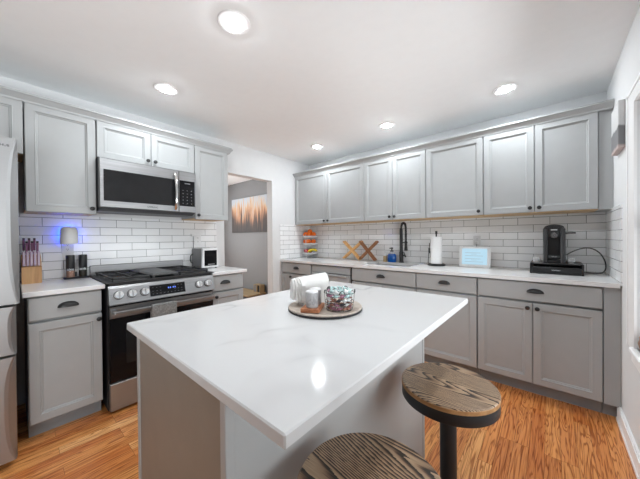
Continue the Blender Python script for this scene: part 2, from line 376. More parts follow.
# right window: casing, sill, sashes, panes
win = MB(); win.box(L - .012, L, WY1, WY1 + .155, .60, WZ1 + .08); win.box(L - .012, L, WY0 - .155, WY0, .60, WZ1 + .08); win.box(L - .012, L, WY0, WY1, WZ1, WZ1 + .08)
win.box(L - .016, L, WY1 + .135, WY1 + .155, .60, WZ1 + .085); win.box(L - .016, L, WY0 - .155, WY0 - .135, .60, WZ1 + .085); win.box(L - .016, L, WY0 - .155, WY1 + .155, WZ1 + .066, WZ1 + .085)
wo = struct(win, 'window_1', 'trim')
s = MB(); s.box(L - 0.026, L + 0.10, WY0 - 0.05, WY1 + 0.035, 0.592, 0.62, 0.006); s.box(L - 0.017, L, WY0 - .04, WY1 + 0.025, 0.545, 0.592, 0.004); s.build('window_sill', 'trim', wo)
s = MB()
for z0, z1, xo in ((WZ0, 1.30, 0.06), (1.26, WZ1, 0.085)):
    for y0, y1 in ((WY0, WY0 + 0.05), (WY1 - 0.05, WY1)): s.box(L + xo, L + xo + .025, y0, y1, z0, z1)
    s.box(L + xo, L + xo + .025, WY0, WY1, z0, z0 + .05); s.box(L + xo, L + xo + .025, WY0, WY1, z1 - .05, z1)
s.build('window_sash', 'trim', wo)
MB().box(L + .07, L + .074, WY0 + .05, WY1 - .05, WZ0 + .05, 1.25).box(L + .095, L + .099, WY0 + .05, WY1 - .05, 1.31, WZ1 - .05).build('window_pane', 'glass', wo)
# unseen windows added to let light in: right wall, stove wall, hall
def window_flat(name, f, u0, u1, v0, v1):
    m = MB(f); t = .07
    m.box(u0 - t, u0, v0 - t, v1 + t, -.02, 0.02); m.box(u1, u1 + t, v0 - t, v1 + t, -.02, .02); m.box(u0, u1, v1, v1 + t, -.02, .02); m.box(u0, u1, v0 - t, v0, -.02, .02)
    m.box((u0 + u1) / 2 - .03, (u0 + u1) / 2 + .03, v0, v1, .0, .03)
    o = struct(m, name, 'trim'); MB(f).box(u0, u1, v0, v1, .012, .016).build('window_pane', 'glass', o)
window_flat('added_window_2', lambda u, v, w: (L + w, u, v), -5.4, -3.7, WZ0, WZ1)
window_flat('added_window_4', lambda u, v, w: (-w, u, v), -5.75, -4.35, WZ0, WZ1)  # added to send light toward the right ceiling and sink wall
window_flat('added_window_3', lambda u, v, w: (XH - w, u, v), -2.4, -0.8, 0.75, 2.15)

# ------------------------------------------------------------------ cabinets
def panel_door(mb, u0, u1, v0, v1, w0, w1, fr=0.050):
    """recessed panel front: flat frame, moulded step, flat centre panel"""
    prof = [(0.0, w0), (0.0, w1 - .003), (0.003, w1), (fr - .006, w1), (fr - .003, w1 + .0015), (fr, w1 - .001), (fr + .0015, w1 - .007), (fr + .007, w1 - .008), (fr + .011, w1 - .013)]
    R = [[(u0 + d, v0 + d, w), (u1 - d, v0 + d, w), (u1 - d, v1 - d, w), (u0 + d, v1 - d, w)] for d, w in prof]
    mb.rings(R)
def slab_front(mb, u0, u1, v0, v1, w0, w1):
    R = [[(u0 + d, v0 + d, w), (u1 - d, v0 + d, w), (u1 - d, v1 - d, w), (u0 + d, v1 - d, w)] for d, w in [(0, w0), (0, w1 - .004), (.004, w1)]]
    mb.rings(R)
def knob(f, u, v, w, parent):
    m = MB(f); m.lathe([(.0075, 0), (.006, .004), (.0055, .012), (.012, .016), (.0155, .021), (.0150, .026), (.010, .0295), (0, .030)], (u, v, w), 16, 2)
    return m.build('knob', 'black', parent, smooth=True)
def cup_pull(f, u, v, w, parent):
    m = MB(f); a, bb, c = .052, .026, .030; R = []
    for j in range(7):
        ph = PI / 2 * j / 6
        R.append([(u + a * math.cos(PI * i / 14), v - .014 + c * math.sin(PI * i / 14) * math.sin(ph), w + .001 + bb * math.sin(PI * i / 14) * math.cos(ph)) for i in range(15)])
    m.rings(R, False, False, False)
    m.rings([[(x, y - .0035, z - .0025) for x, y, z in r] for r in R], False, False, False)
    m.box(u - .030, u + .030, v - .012, v + .012, w, w + .002)
    return m.build('cup_pull', 'black', parent, smooth=True)

Z0, Z1 = 1.420, 2.155      # upper cabinets
def upper(f, label, u0, u1, doors, z0=Z0, depth=.310, group=None, filler=None):
    base = f((u0 + u1) / 2, z0, depth / 2)
    t = thing('upper_cabinet', label, 'cabinet', base)
    m = MB(f); m.box(u0, u1, z0 + .012, Z1, .008 if z0 < 1.43 else 0.0, depth - .016); m.build('body', 'gray', t)
    m = MB(f); m.box(u0, u1, z0 + (.004 if f is STOVE else 0), z0 + .012, .010, depth - (.03 if f is STOVE else .002)); bp = m.build('bottom_panel', 'birch', t); bp['label'] = 'bare wood underside'
    for d0, d1, ku in doors:
        m = MB(f); panel_door(m, d0, d1, z0 + (.001 if f is STOVE else .006), Z1 - .002, depth + .001, depth + .022); d = m.build('door', 'gray', t)
        if ku is not None: knob(f, ku, z0 + .041, depth + .022, d)
    if filler:
        m = MB(f); m.box(filler[0], filler[1], z0, Z1, .010, depth + .004); m.build('filler_panel', 'gray', t)
    return t
upper(STOVE, 'short grey wall cabinet over the refrigerator', -4.05, -3.137, [(-4.047, -3.597, None), (-3.593, -3.139, None)], z0=1.80)
upper(STOVE, 'tall single-door grey wall cabinet above the knife block, beside the refrigerator', -3.134, -2.761, [(-3.131, -2.763, -2.790)])
upper(STOVE, 'short two-door grey wall cabinet directly above the microwave', -2.758, -2.007, [(-2.755, -2.386, -2.412), (-2.382, -2.009, -2.356)], z0=1.864)
upper(STOVE, 'narrow grey wall cabinet between the microwave and the doorway', -2.004, -1.645, [(-2.001, -1.647, -1.977)])
upper(SINK, 'two-door grey wall cabinet in the corner above the fruit stand', .010, 1.233, [(.012, .629, .598), (.633, 1.231, .664)])
upper(SINK, 'two-door grey wall cabinet above the black faucet', 1.237, 1.988, [(1.239, 1.610, 1.582), (1.614, 1.986, 1.642)])
upper(SINK, 'single-door grey wall cabinet above the paper towel and tablet', 1.991, 2.512, [(1.993, 2.510, 2.478)])
upper(SINK, 'two-door grey wall cabinet above the coffee machine', 2.515, 3.257, [(2.517, 2.883, 2.855), (2.887, 3.255, 2.915)], filler=(3.259, L - .001))
def crown(f, u0, u1, label, ext=0.0, w0=.312):
    # sloped moulding along the cabinet tops
    prof = [(2.148, w0 + .026), (2.160, w0 + .030), (2.184, w0 + .052), (2.190, w0 + .060), (2.202, w0 + .060), (2.202, w0 - .02), (2.157, w0 - .02), (2.157, w0 + .0225), (2.148, w0 + .0225)]
    m = MB(f); R = []
    m.rings([[(u0, v, w) for v, w in prof], [(u1 + (0), v, w) for v, w in prof]])
    if ext: # mitred return along the free end
        prof2 = [(v, w - w0) for v, w in prof]
        m.rings([[(u1 + d - .026, v, w0 + .03) for v, d in prof2], [(u1 + d - .026, v, .001) for v, d in prof2]])
    o = m.build('crown_molding', 'gray'); return tag(o, label, 'molding')
crown(STOVE, -4.05, -1.622, 'grey crown moulding along the wall cabinets over the stove', ext=1)
crown(SINK, .002, L - .002, 'grey crown moulding along the wall cabinets over the sink')

DZ0, DZ1, RZ0, RZ1 = .105, .716, .732, .873
def base_cab(f, label, u0, u1, drawers, doors, extra=None, kick=True, depth=.595, fillers=(), top=.884, void=None):
    t = thing('base_cabinet', label, 'cabinet', f((u0 + u1) / 2, 0, depth / 2))
    m = MB(f)
    if void:   # open-topped carcass where the sink bowl hangs
        m.box(u0, u0 + .018, .10, top, .010, depth - .016); m.box(u1 - .018, u1, .10, top, .010, depth - .016); m.box(u0 + .018, u1 - .018, .10, .118, .010, depth - .016); m.box(u0 + .018, u1 - .018, .118, top, depth - .034, depth - .016); m.box(u0 + .018, u1 - .018, .118, top, .010, .016)
    else: m.box(u0, u1, .10, top, .010, depth - .016)
    m.build('body', 'gray', t)
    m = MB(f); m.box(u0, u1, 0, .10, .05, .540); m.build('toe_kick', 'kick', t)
    for d0, d1, pulls in drawers:
        m = MB(f); slab_front(m, d0, d1, RZ0, RZ1, depth + .001, depth + .022); d = m.build('drawer', 'gray', t)
        for pu in pulls: cup_pull(f, pu, .812, depth + .022, d)
    for d0, d1, ku in doors:
        m = MB(f); panel_door(m, d0, d1, DZ0, DZ1, depth + .001, depth + .022); d = m.build('door', 'gray', t)
        if ku is not None: knob(f, ku, .680, depth + .022, d)
    for a, b_ in fillers:
        m = MB(f); m.box(a, b_, .10, top, .02, depth + .012); m.build('filler_panel', 'gray', t)
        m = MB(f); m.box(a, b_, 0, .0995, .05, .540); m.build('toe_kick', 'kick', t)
    return t
base_cab(STOVE, 'grey base cabinet between the refrigerator and the stove', -3.139, -2.786, [(-3.136, -2.788, [-2.958])], [(-3.136, -2.788, -2.806)])
base_cab(STOVE, 'narrow grey base cabinet between the stove and the doorway', -1.982, -1.652, [(-1.979, -1.655, [-1.852])], [(-1.979, -1.655, -1.95)])
base_cab(SINK, 'grey base cabinet in the corner below the fruit stand', .010, .592, [(.013, .589, [.317])], [(.013, .185, None), (.189, .589, .215)])
base_cab(SINK, 'wide grey sink base cabinet below the black faucet', 1.238, 1.987, [(1.241, 1.984, [1.607])], [(1.241, 1.610, 1.58), (1.614, 1.984, 1.645)], void=True)
base_cab(SINK, 'single-door grey base cabinet below the paper towel and tablet', 1.991, 2.511, [(1.994, 2.508, [2.248])], [(1.994, 2.508, 2.03)])
base_cab(SINK, 'two-door grey base cabinet below the coffee machine', 2.515, 3.252, [(2.518, 3.249, [2.897])], [(2.518, 2.880, 2.852), (2.884, 3.249, 2.910)], fillers=[(3.255, L - .002)])

# dishwasher
t = thing('dishwasher', 'grey built-in dishwasher left of the sink cabinet', 'dishwasher', (.905, -.3, 0))
MB(SINK).box(.600, 1.222, .02, .880, .03, .585).build('body', 'blackplastic', t)
m = MB(SINK); slab_front(m, .606, 1.205, .115, .775, .586, .615); m.build('door', 'gray', t)
m = MB(SINK); slab_front(m, .606, 1.205, .782, .868, .586, .607); m.build('control_panel', 'gray', t)
MB(SINK).box(.65, 1.16, .750, .768, .6155, .640, .005).build('handle', 'gray', t)
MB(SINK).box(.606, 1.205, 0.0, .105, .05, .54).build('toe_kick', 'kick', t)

# countertops
def counter(label, polys, name='countertop'):
    m = MB()
    for a in polys: m.box(*a)
    o = m.build(name, 'quartz'); return tag(o, label, 'countertop')
ZC0, ZC1 = .884, .914
m = MB(); m.box(.009, .640, -3.160, -2.772, ZC0, ZC1, .003); tag(m.build('countertop', 'quartzplain'), 'white quartz countertop between the refrigerator and the stove', 'countertop')
m = MB(); m.box(.009, .640, -1.992, -1.620, ZC0, ZC1, .003); tag(m.build('countertop', 'quartzplain'), 'small white quartz countertop under the toaster oven', 'countertop')
SX0, SX1, SY0, SY1 = 1.31, 1.86, -.46, -.13
m = MB(); m.box(.009, SX0, -.640, -.009, ZC0, ZC1); m.box(SX1, L - .009, -.640, -.009, ZC0, ZC1); m.box(SX0, SX1, -.640, SY0, ZC0, ZC1); m.box(SX0, SX1, SY1, -.009, ZC0, ZC1)
tag(m.build('countertop', 'quartzplain'), 'long white quartz countertop with the sink cut into it', 'countertop')
# sink bowl
t = thing('sink', 'stainless undermount sink set into the long white countertop', 'sink', ((SX0 + SX1) / 2, (SY0 + SY1) / 2, .68))
m = MB(); e = .004
def rr(d, z): return [(SX0 - e + d, SY0 - e + d, z), (SX1 + e - d, SY0 - e + d, z), (SX1 + e - d, SY1 + e - d, z), (SX0 - e + d, SY1 + e - d, z)]
m.rings([rr(-.015, .8835), rr(0, .8835), rr(.004, .70), rr(.03, .685)], False, True); m.build('bowl', 'steel', t)
m = MB(); m.lathe([(.045, .6855), (.045, .690), (.036, .690), (.030, .6865)], ((SX0 + SX1) / 2, (SY0 + SY1) / 2, 0), 24); m.build('drain', 'chrome', t, smooth=True)

# ------------------------------------------------------------------ island
IX0, IX1, IY0, IY1 = 1.838, 2.458, -2.900, -1.716
t = thing('kitchen_island', 'grey kitchen island base with a taupe end panel, beside two bar stools', 'island', ((IX0 + IX1) / 2, (IY0 + IY1) / 2, 0))
MB().box(IX0 + .012, IX1 - .006, IY0 + .006, IY1 - .006, .0, .8865).build('body', 'gray', t)
MB().box(IX0 + .028, IX1 - .022, IY0 + .001, IY0 + .008, .0, .886).build('end_panel', 'endpanel', t)['label'] = 'taupe end panel'
MB().box(IX0 + .028, IX1 - .022, IY1 - .008, IY1 - .001, .0, .886).build('end_panel', 'gray', t)
MB().box(IX1 - .008, IX1 - .001, IY0 + .022, IY1 - .022, .0, .886).build('back_panel', 'gray', t)
for cx0 in (IX0 + .004, IX1 - .022):
    for cy0 in (IY0 - .002, IY1 - .020): MB().box(cx0, cx0 + .024, cy0, cy0 + .024, 0, .886, .002).build('corner_trim', 'gray', t)
FI = lambda u, v, w: (IX0 - w + .012, u, v)
for k in range(3):
    a = IY0 + .03 + k * .376; m = MB(FI); panel_door(m, a, a + .37, .11, .715, .001, .02); d = m.build('door', 'gray', t); knob(FI, a + .035, .68, .02, d)
    m = MB(FI); slab_front(m, a, a + .37, .731, .872, .001, .02); d = m.build('drawer', 'gray', t); cup_pull(FI, a + .185, .81, .02, d)
m = MB(); m.box(1.790, 2.672, -2.920, -1.692, .887, .914, .003); tag(m.build('island_countertop', 'quartz'), 'large white veined quartz slab on top of the kitchen island', 'countertop')

# ------------------------------------------------------------------ refrigerator
FY0, FY1 = -4.090, -3.179
t = thing('refrigerator', 'stainless steel refrigerator at the left edge, four doors', 'refrigerator', (.40, (FY0 + FY1) / 2, 0))
MB().box(.03, .725, FY0 + .004, FY1 - .012, .03, 1.752).build('body', 'fridgeside', t)
for yy in (FY0 + .06, FY1 - .06):
    for xx in (.1, .66): MB().lathe([(.022, 0), (.022, .03)], (xx, yy, 0), 12).build('foot', 'blackplastic', t)
def fridge_door(name, y0, y1, z0, z1, right=True, bow=.034):
    # slab whose free edge is scooped by a shallow arc that serves as the grip
    X0, X1, XE = .728, .800, .770; n = 20; rows = []
    for i in range(n + 1):
        q = i / n; z = z0 + (z1 - z0) * q; a = bow * (1 - abs(2 * q - 1) ** 3.2)
        if right: row = [(X0, y0, z), (X1 - .004, y0, z), (X1, y0 + .004, z), (X1, y1 - .010 - a, z), (X1 - .004, y1 - .004 - a * .75, z), (XE, y1, z), (X0, y1, z)]
        else: row = [(X0, y1, z), (X1 - .004, y1, z), (X1, y1 - .004, z), (X1, y0 + .010 + a, z), (X1 - .004, y0 + .004 + a * .75, z), (XE, y0, z), (X0, y0, z)]
        rows.append(row)
    m = MB(); m.rings(rows); d = m.build(name, 'fridge', t)
    return d
ym = (FY0 + FY1) / 2
dr = fridge_door('door', ym + .003, FY1 + .009, .882, 1.775)
fridge_door('door', FY0, ym - .003, .882, 1.775, False)
fridge_door('drawer', FY0, FY1 - .005, .612, .868, bow=.022)
fridge_door('drawer', FY0, FY1 - .008, .042, .598)
lettering('HUB', 'lettering', 'blackplastic', dr, .017, lambda u, v, w: (.8003 + w, -3.2155 + u, 1.731 + v))

# ------------------------------------------------------------------ range
RY0, RY1 = -2.764, -2.000
t = thing('range', 'stainless slide-in gas range with black oven door', 'stove', (.34, (RY0 + RY1) / 2, 0))
MB().box(.03, .640, RY0, RY1, .02, .895).build('body', 'blackplastic', t)
m = MB(STOVE); m.prism([(.765, .642), (.765, .690), (.772, .702), (.880, .672), (.896, .662), (.896, .642)], RY0 + .003, RY1 - .003); cp = m.build('control_panel', 'steel', t)
def onpanel(u, s, w):        # s = 0..1 up the slanted panel face
    n = Vector((.108, .030)).normalized(); z = .774 + .104 * s; x = .7015 - .0292 * s
    return (x + n.x * w, u, z + n.y * w)
for u in (-2.706, -2.627, -2.547, -2.142, -2.063):
    m = MB(lambda a, b_, c, u=u: onpanel(u + a, .56 + b_ / .108, c))
    m.lathe([(.0285, .004), (.0275, .022), (.0245, .030), (0, .0305)], (0, 0, .0005), 28); kb = m.build('control_knob', 'chrome', t, smooth=True)
    m = MB(lambda a, b_, c, u=u: onpanel(u + a, .56 + b_ / .108, c)); m.lathe([(.031, 0), (.031, .004), (.0285, .0042)], (0, 0, .0005), 28); m.build('knob_ring', 'blackplastic', kb)
    m = MB(lambda a, b_, c, u=u: onpanel(u + a, .56 + b_ / .108, c)); m.box(-.004, .004, -.021, .021, .0305, .036, .0015); m.build('grip', 'steelv', kb)
m = MB(onpanel); m.box(-2.512, -2.255, .16, .92, .0005, .002); ds = m.build('display', 'blackglass', t)
MAT['blue_led'] = plain('blue_led', (.05, .1, .6), .4, emit=(.16, .3, 1, 1), estr=0.8)
MAT['dim_led'] = plain('dim_white_mark', (.10, .10, .10), .4, emit=(.8, .85, 1, 1), estr=.05)
m = MB(onpanel)
for k, u in enumerate((-2.385, -2.371, -2.350, -2.336)): m.box(u, u + .008, .58, .68, .002, .0026)
m.build('clock_digits', 'blue_led', ds)
m = MB(onpanel)
for k in range(9):
    for sv in (.3, .5, .74):
        if 3 <= k <= 5 and sv > .4: continue
        m.box(-2.495 + k * .026, -2.495 + k * .026 + .008, sv, sv + .025, .002, .0026)
m.build('touch_marks', 'dim_led', ds)
# oven door
m = MB(STOVE); slab_front(m, RY0 + .006, RY1 - .006, .222, .752, .642, .678); od = m.build('oven_door', 'blackglass', t)
m = MB(STOVE); slab_front(m, RY0 + .006, RY1 - .006, .672, .753, .6785, .684); m.build('door_rail', 'steel', od)
m = MB(STOVE); m.box(RY0 + .10, RY1 - .10, .335, .60, .6785, .680); w_ = m.build('oven_window', 'micro_glass', od)
m = MB(STOVE); m.box(RY0 + .022, RY1 - .022, .704, .730, .724, .744, .006, 2)
for u in (RY0 + .022, RY1 - .047): m.box(u, u + .025, .704, .730, .684, .726, .003)
m.build('handle', 'steel', od)
m = MB(STOVE); slab_front(m, RY0 + .006, RY1 - .006, .022, .212, .642, .676); m.build('drawer', 'steeldull', t)
for yy in (RY0 + .05, RY1 - .05):
    for xx in (.08, .58): MB().lathe([(.018, 0), (.018, .02)], (xx, yy, 0), 12).build('foot', 'blackplastic', t)
m = MB(); m.box(.035, .672, RY0 - .006, RY1 + .006, .9165, .922); m.box(.050, .650, RY0 + .012, RY1 - .012, .892, .9165); m.build('cooktop', 'iron', t)
m = MB(); m.box(.010, .034, RY0 + .002, RY1 - .002, .90, 1.004, .003); m.box(.034, .046, RY0 + .002, RY1 - .002, .9225, .940); m.build('backguard', 'steel', t)
def grate(y0, y1):
    m = MB(); x0, x1, z0, z1 = .075, .635, .9355, .950
    for x in (x0, x1 - .012): m.box(x, x + .012, y0, y1, z0, z1, .002)
    for y in (y0, y1 - .012): m.box(x0, x1, y, y + .012, z0, z1, .002)
    ymid = (y0 + y1) / 2
    m.box(x0, x1, ymid - .005, ymid + .005, z0, z1); m.box((x0 + x1) / 2 - .005, (x0 + x1) / 2 + .005, y0, y1, z0, z1)
    for cx in (x0 + .14, x1 - .14):
        for k in range(4):
            a = PI / 4 + k * PI / 2; m.tube([(cx + .03 * math.cos(a), ymid + .03 * math.sin(a), z1 - .006), (cx + .125 * math.cos(a), ymid + .105 * math.sin(a), z1 - .006)], .005, 6)
    for x in (x0 + .01, x1 - .02):
        for y in (y0 + .002, y1 - .012): m.box(x, x + .010, y, y + .010, .922, z0)
    return m.build('grate', 'iron', t)
grate(RY0 + .03, RY0 + .275); grate(RY1 - .275, RY1 - .03)
m = MB(); m.box(.085, .625, -2.482, -2.282, .934, .950, .004); m.box(.10, .61, -2.467, -2.297, .950, .953); m.box(.10, .12, -2.47, -2.45, .922, .934); m.box(.59, .61, -2.47, -2.45, .922, .934); m.box(.10, .12, -2.31, -2.29, .922, .934); m.box(.59, .61, -2.31, -2.29, .922, .934); m.build('griddle', 'griddle', t)
for cx in (.215, .495):
    for cy in (RY0 + .152, RY1 - .152):
        m = MB(); m.lathe([(.042, .922), (.042, .928), (.030, .930), (.030, .934), (0, .9345)], (cx, cy, 0), 20); m.build('burner', 'black', t, smooth=True)
# towel over the oven handle
MAT['graytowel'] = plain('grey_terry_towel', (.20, .20, .195), .95, noise=.35, nscale=90)
m = MB(); path = [(.7185, .40), (.7185, .72), (.7205, .7305), (.734, .7345), (.7475, .7305), (.7495, .72), (.7495, .43)]
R = []
for k, (x, z) in enumerate(path): R.append([(x + .0012 * math.sin(9 * i + k * .4) * (k > 4), -2.520 + i * .0125, z) for i in range(15)])
m.rings(R, False, False, False); o = m.build('dish_towel', 'graytowel', smooth=True); md = o.modifiers.new('thickness', 'SOLIDIFY'); md.thickness = .004; md.offset = 1
tag(o, 'grey dish towel hanging over the oven door handle', 'towel')

# ------------------------------------------------------------------ microwave
MY0, MY1, MZ0, MZ1 = -2.757, -2.029, 1.462, 1.850
t = thing('microwave', 'stainless over-the-range microwave with dark window', 'microwave', (.2, (MY0 + MY1) / 2, MZ0))
MB().box(.010, .372, MY0, MY1, MZ0 + .012, MZ1 + .010).build('body', 'blackplastic', t)
m = MB(STOVE); slab_front(m, MY0, -2.188, MZ0 + .012, MZ1, .373, .412); d = m.build('door', 'steel', t)
MB(STOVE).box(MY0 + .025, -2.196, MZ0 + .062, MZ1 - .085, .4125, .4145).build('window', 'micro_glass', d)
m = MB(STOVE); m.tube([(-2.220, MZ0 + .035 + .32 * q, .4125 + .034 * (1 - abs(2 * q - 1) ** 4)) for q in [i / 16 for i in range(17)]], .0145, 12); m.build('handle', 'chrome', d, smooth=True)
lettering('SAMSUNG', 'lettering', 'blackplastic', d, .018, lambda u, v, w: (.4128 + w, -2.40 + u, MZ0 + .036 + v))
m = MB(STOVE); slab_front(m, -2.185, MY1, MZ0 + .012, MZ1, .373, .410); cpn = m.build('control_panel', 'steel', t)
m = MB(STOVE); m.box(-2.180, MY1 - .014, MZ0 + .068, MZ1 - .085, .4102, .4125); kp = m.build('keypad', 'blackglass', cpn)
m = MB(STOVE)
for i in range(3):
    for j in range(5): m.box(-2.155 + i * .038, -2.146 + i * .038, MZ0 + .090 + j * .03, MZ0 + .096 + j * .03, .4125, .413)
m.box(-2.135, -2.085, MZ1 - .115, MZ1 - .105, .4125, .413); m.build('key_marks', 'dim_led', kp)
m = MB(STOVE); m.prism([(MZ0 - .012, .05), (MZ0 - .012, .330), (MZ0 + .010, .395), (MZ0 + .010, .05)], MY0 + .004, MY1 - .004); m.build('vent_grille', 'blackplastic', t)

# ------------------------------------------------------------------ recessed ceiling lamps
ll = {(0, 0): 'recessed ceiling light in front of the stove cabinets', (1, 0): 'recessed ceiling light over the island, largest in view', (2, 0): 'recessed ceiling light near the window wall, above the stools',
      (0, 1): 'recessed ceiling light in the far corner above the fruit stand', (1, 1): 'recessed ceiling light in front of the faucet cabinets', (2, 1): 'recessed ceiling light in front of the coffee machine cabinets'}
proto = None
for i, x in enumerate((.697, 1.678, 2.711)):
    for j, y in enumerate((-2.386, -.590)):
        if proto is None:
            proto = t = thing('recessed_light', ll[(0, 0)], 'ceiling light', (x, y, H), group='recessed ceiling lights')
            m = MB(); m.lathe([(.0435, -.0005), (.0435, -.005), (.058, -.007), (.084, -.005), (.088, -.0005)], (0, 0, 0), 40, 2, False, False); m.build('trim_ring', 'trim', t, False, True)
            m = MB(); m.lathe([(.043, -.0045), (.0425, -.007), (.034, -.012), (.018, -.0145), (0, -.015)], (0, 0, 0), 32, 2); m.build('lens', 'lens', t, False)
        else:
            t = dup(proto); t.location = (x, y, H)
            t['label'] = ll[(i, j)]

# ------------------------------------------------------------------ bar stools
def stool(label, x, y, mat, r=.1705, h=.660):
    t = thing('bar_stool', label, 'stool', (x, y, 0), 0, 'round bar stools at the island')
    m = MB(); m.lathe([(r - .002, h - .016), (r, h - .014), (r, h - .003), (r - .003, h), (0.05, h), (0, h)], (0, 0, 0), 72); st = m.build('seat', mat, t, False, True)
    m = MB(); m.lathe([(r + .0012, h - .017), (r + .0012, h - .004), (r + .0003, h - .003), (r + .0003, h - .017)], (0, 0, 0), 72, 2, False, False); m.build('edge_band', 'seatedge', st, False, True)
    m = MB(); m.lathe([(r - .012, h - .060), (r - .002, h - .058), (r, h - .055), (r, h - .0172), (0, h - .0172)], (0, 0, 0), 72); m.build('seat_ring', 'stoolmetal', t, False, True)
    m = MB(); m.lathe([(.030, .020), (.030, h - .061)], (0, 0, 0), 24); m.build('pole', 'stoolmetal', t, False, True)
    m = MB(); m.lathe([(.20, 0), (.20, .008), (.19, .014), (.05, .020), (.034, .026), (.034, .03)], (0, 0, 0), 48); m.build('base', 'stoolmetal', t, False, True)
stool('round wooden bar stool with paler seat, farther one, whole seat visible', 2.687, -2.096, 'zebra_a')
stool('round dark striped wooden bar stool nearest the camera, cut by the bottom edge', 2.680, -2.670, 'zebra_b')

# ------------------------------------------------------------------ island tray and what stands on it
ZT = .914
t = thing('serving_tray', 'round pale wooden serving tray on the island', 'tray', (2.24, -2.30, ZT))
MAT['traywood'] = wood('pale_tray_wood', srgb(176, 164, 152), srgb(204, 192, 180), (10, 80, 10))
m = MB(); m.lathe([(.150, 0), (.158, .004), (.160, .014), (.157, .0165), (.152, .0145), (.148, .012), (0, .012)], (0, 0, 0), 64); m.build('base', 'traywood', t, False, True)
m = MB(); m.lathe([(.1602, .002), (.1612, .004), (.1612, .008), (.1602, .010)], (0, 0, 0), 64, 2, False, False); rb = m.build('rim_band', 'iron', t, False, True); rb['label'] = 'dark metal rim'
ZR = ZT + .0122
# folded white towel, draped: rounded top, loose folds at the near end
MAT['whitecloth'] = plain('white_cotton', (.80, .79, .77), .9, noise=.03, nscale=40)
m = MB(); R = []
def fold_outline(s, hw, hh, rip):
    pts = []
    for i in range(25):
        q = i / 24
        if q < .3: p = (-hw, hh * .70 * q / .3)
        elif q < .7:
            a = PI * (1 - (q - .3) / .4); p = (hw * math.cos(a), hh * .70 + hh * .30 * math.sin(a))
        else: p = (hw, hh * .70 * (1 - (q - .7) / .3))
        pts.append((p[0] + rip * math.sin(i * 1.9 + s * 3) * .5, p[1] + rip * .3 * math.sin(i * 2.3)))
    return pts
n = 16
for k in range(n + 1):
    s = k / n; R.append([(u, s * .125, max(v, 0)) for u, v in fold_outline(s, .040 - .004 * s, .124 + .012 * s, .0012)])
m.rings(R); 
for k in range(4):      # loose folded layers peeping out at the end
    o0 = -.008 - .010 * k; hw = .041 - .008 * k
    R = [[(u + .003 * math.sin(v * 90 + k) , yy, max(v, 0.0) * .88 + .019 + .003 * k) for u, v in fold_outline(k, hw, .118 - .006 * k, .003)] for yy in (o0 - .006, o0, .004)]
    m.rings(R)
ft = m.build('folded_towel', 'whitecloth', None, False, True); ft.location = (2.136, -2.346, ZR + .0003); ft.rotation_euler = (0, 0, -.38)
tag(ft, 'folded white cotton towel standing at the left of the round tray', 'towel')
# wooden block with two marble shakers
t = thing('shaker_stand', 'small reddish wooden block under the marble shakers', 'stand', (2.236, -2.374, ZR), .50)
MAT['redwood'] = wood('reddish_block_wood', srgb(150, 92, 60), srgb(190, 128, 90), (60, 6, 60))
m = MB(); m.box(-.038, .038, -.060, .058, .0003, .017, .002); m.build('block', 'redwood', t, False)
MAT['marble'] = marble_mat('grey_marble', (.34, .34, .35, 1), (.50, .50, .51, 1))
for (dx, dy, lab) in ((2.2485, -2.394, 'grey marble shaker, front one on the wooden block'), (2.224, -2.346, 'grey marble shaker half hidden behind the front shaker')):
    t = thing('marble_shaker', lab, 'shaker', (dx, dy, ZR + .0173))
    m = MB(); m.lathe([(.024, 0), (.0255, .002), (.0255, .060)], (0, 0, 0), 32); m.build('body', 'marble', t, False, True)
    m = MB(); m.lathe([(.0255, .0602), (.025, .064), (.021, .0665), (0, .068)], (0, 0, 0), 32); m.build('lid', MAT['whitecloth'] if 0 else 'white_plastic', t, False, True)
# wire bowl of wrapped sweets
BX, BY, BR = 2.318, -2.300, .0625
t = thing('wire_basket', 'round black wire basket of wrapped candies on the tray', 'basket', (BX, BY, ZR))
m = MB()
for z, r in ((.0025, BR * .86), (.035, BR * .96), (.072, BR)): m.tube([(r * math.cos(2 * PI * k / 36), r * math.sin(2 * PI * k / 36), z) for k in range(36)], .0012, 6, True)
for k in range(10):
    a = 2 * PI * k / 10; m.tube([(BR * .86 * math.cos(a), BR * .86 * math.sin(a), .0025), (BR * .96 * math.cos(a), BR * .96 * math.sin(a), .035), (BR * math.cos(a), BR * math.sin(a), .072)], .0009, 5)
m.tube([(-BR * .86, 0, .0025), (BR * .86, 0, .0025)], .0014, 5); m.tube([(0, -BR * .86, .0025), (0, BR * .86, .0025)], .0014, 5)
m.build('wire_frame', 'black', t, False, True)
for k in range(5):
    a = 2 * PI * k / 5 + .5; ca, sa = math.cos(a), math.sin(a)
    m = MB(); m.tube([((BR + .002) * ca - sa * .011 * math.cos(q), (BR + .002) * sa + ca * .011 * math.cos(q), .072 + .014 * math.sin(q)) for q in [PI * i / 10 for i in range(11)]], .0018, 6); m.build('loop', 'black', t, False, True)
cand = [('teal', (.46, .64, .64), 18), ('white', (.74, .78, .78), 18), ('dark', (.06, .05, .06), 6), ('pink', (.42, .20, .28), 14), ('brown', (.36, .17, .12), 16)]
spots = []
for lay in range(4):
    z = .010 + lay * .0175; rad = BR * (.84 + .035 * lay) - .009
    ring = 13 if lay < 4 else 11
    for k in range(ring): spots.append((rad * math.cos(2 * PI * (k + .5 * (lay % 2)) / ring), rad * math.sin(2 * PI * (k + .5 * (lay % 2)) / ring), z))
for k in range(7): spots.append((.030 * math.cos(2 * PI * k / 7), .030 * math.sin(2 * PI * k / 7), .062 + .010))
for k in range(13): spots.append((.045 * math.cos(2 * PI * k / 13 + .2), .045 * math.sin(2 * PI * k / 13 + .2), .080))
spots.sort(key=lambda p: -p[2] + random.uniform(-.034, .034) - .006 * (p[0] + p[1]) / BR); si = 0
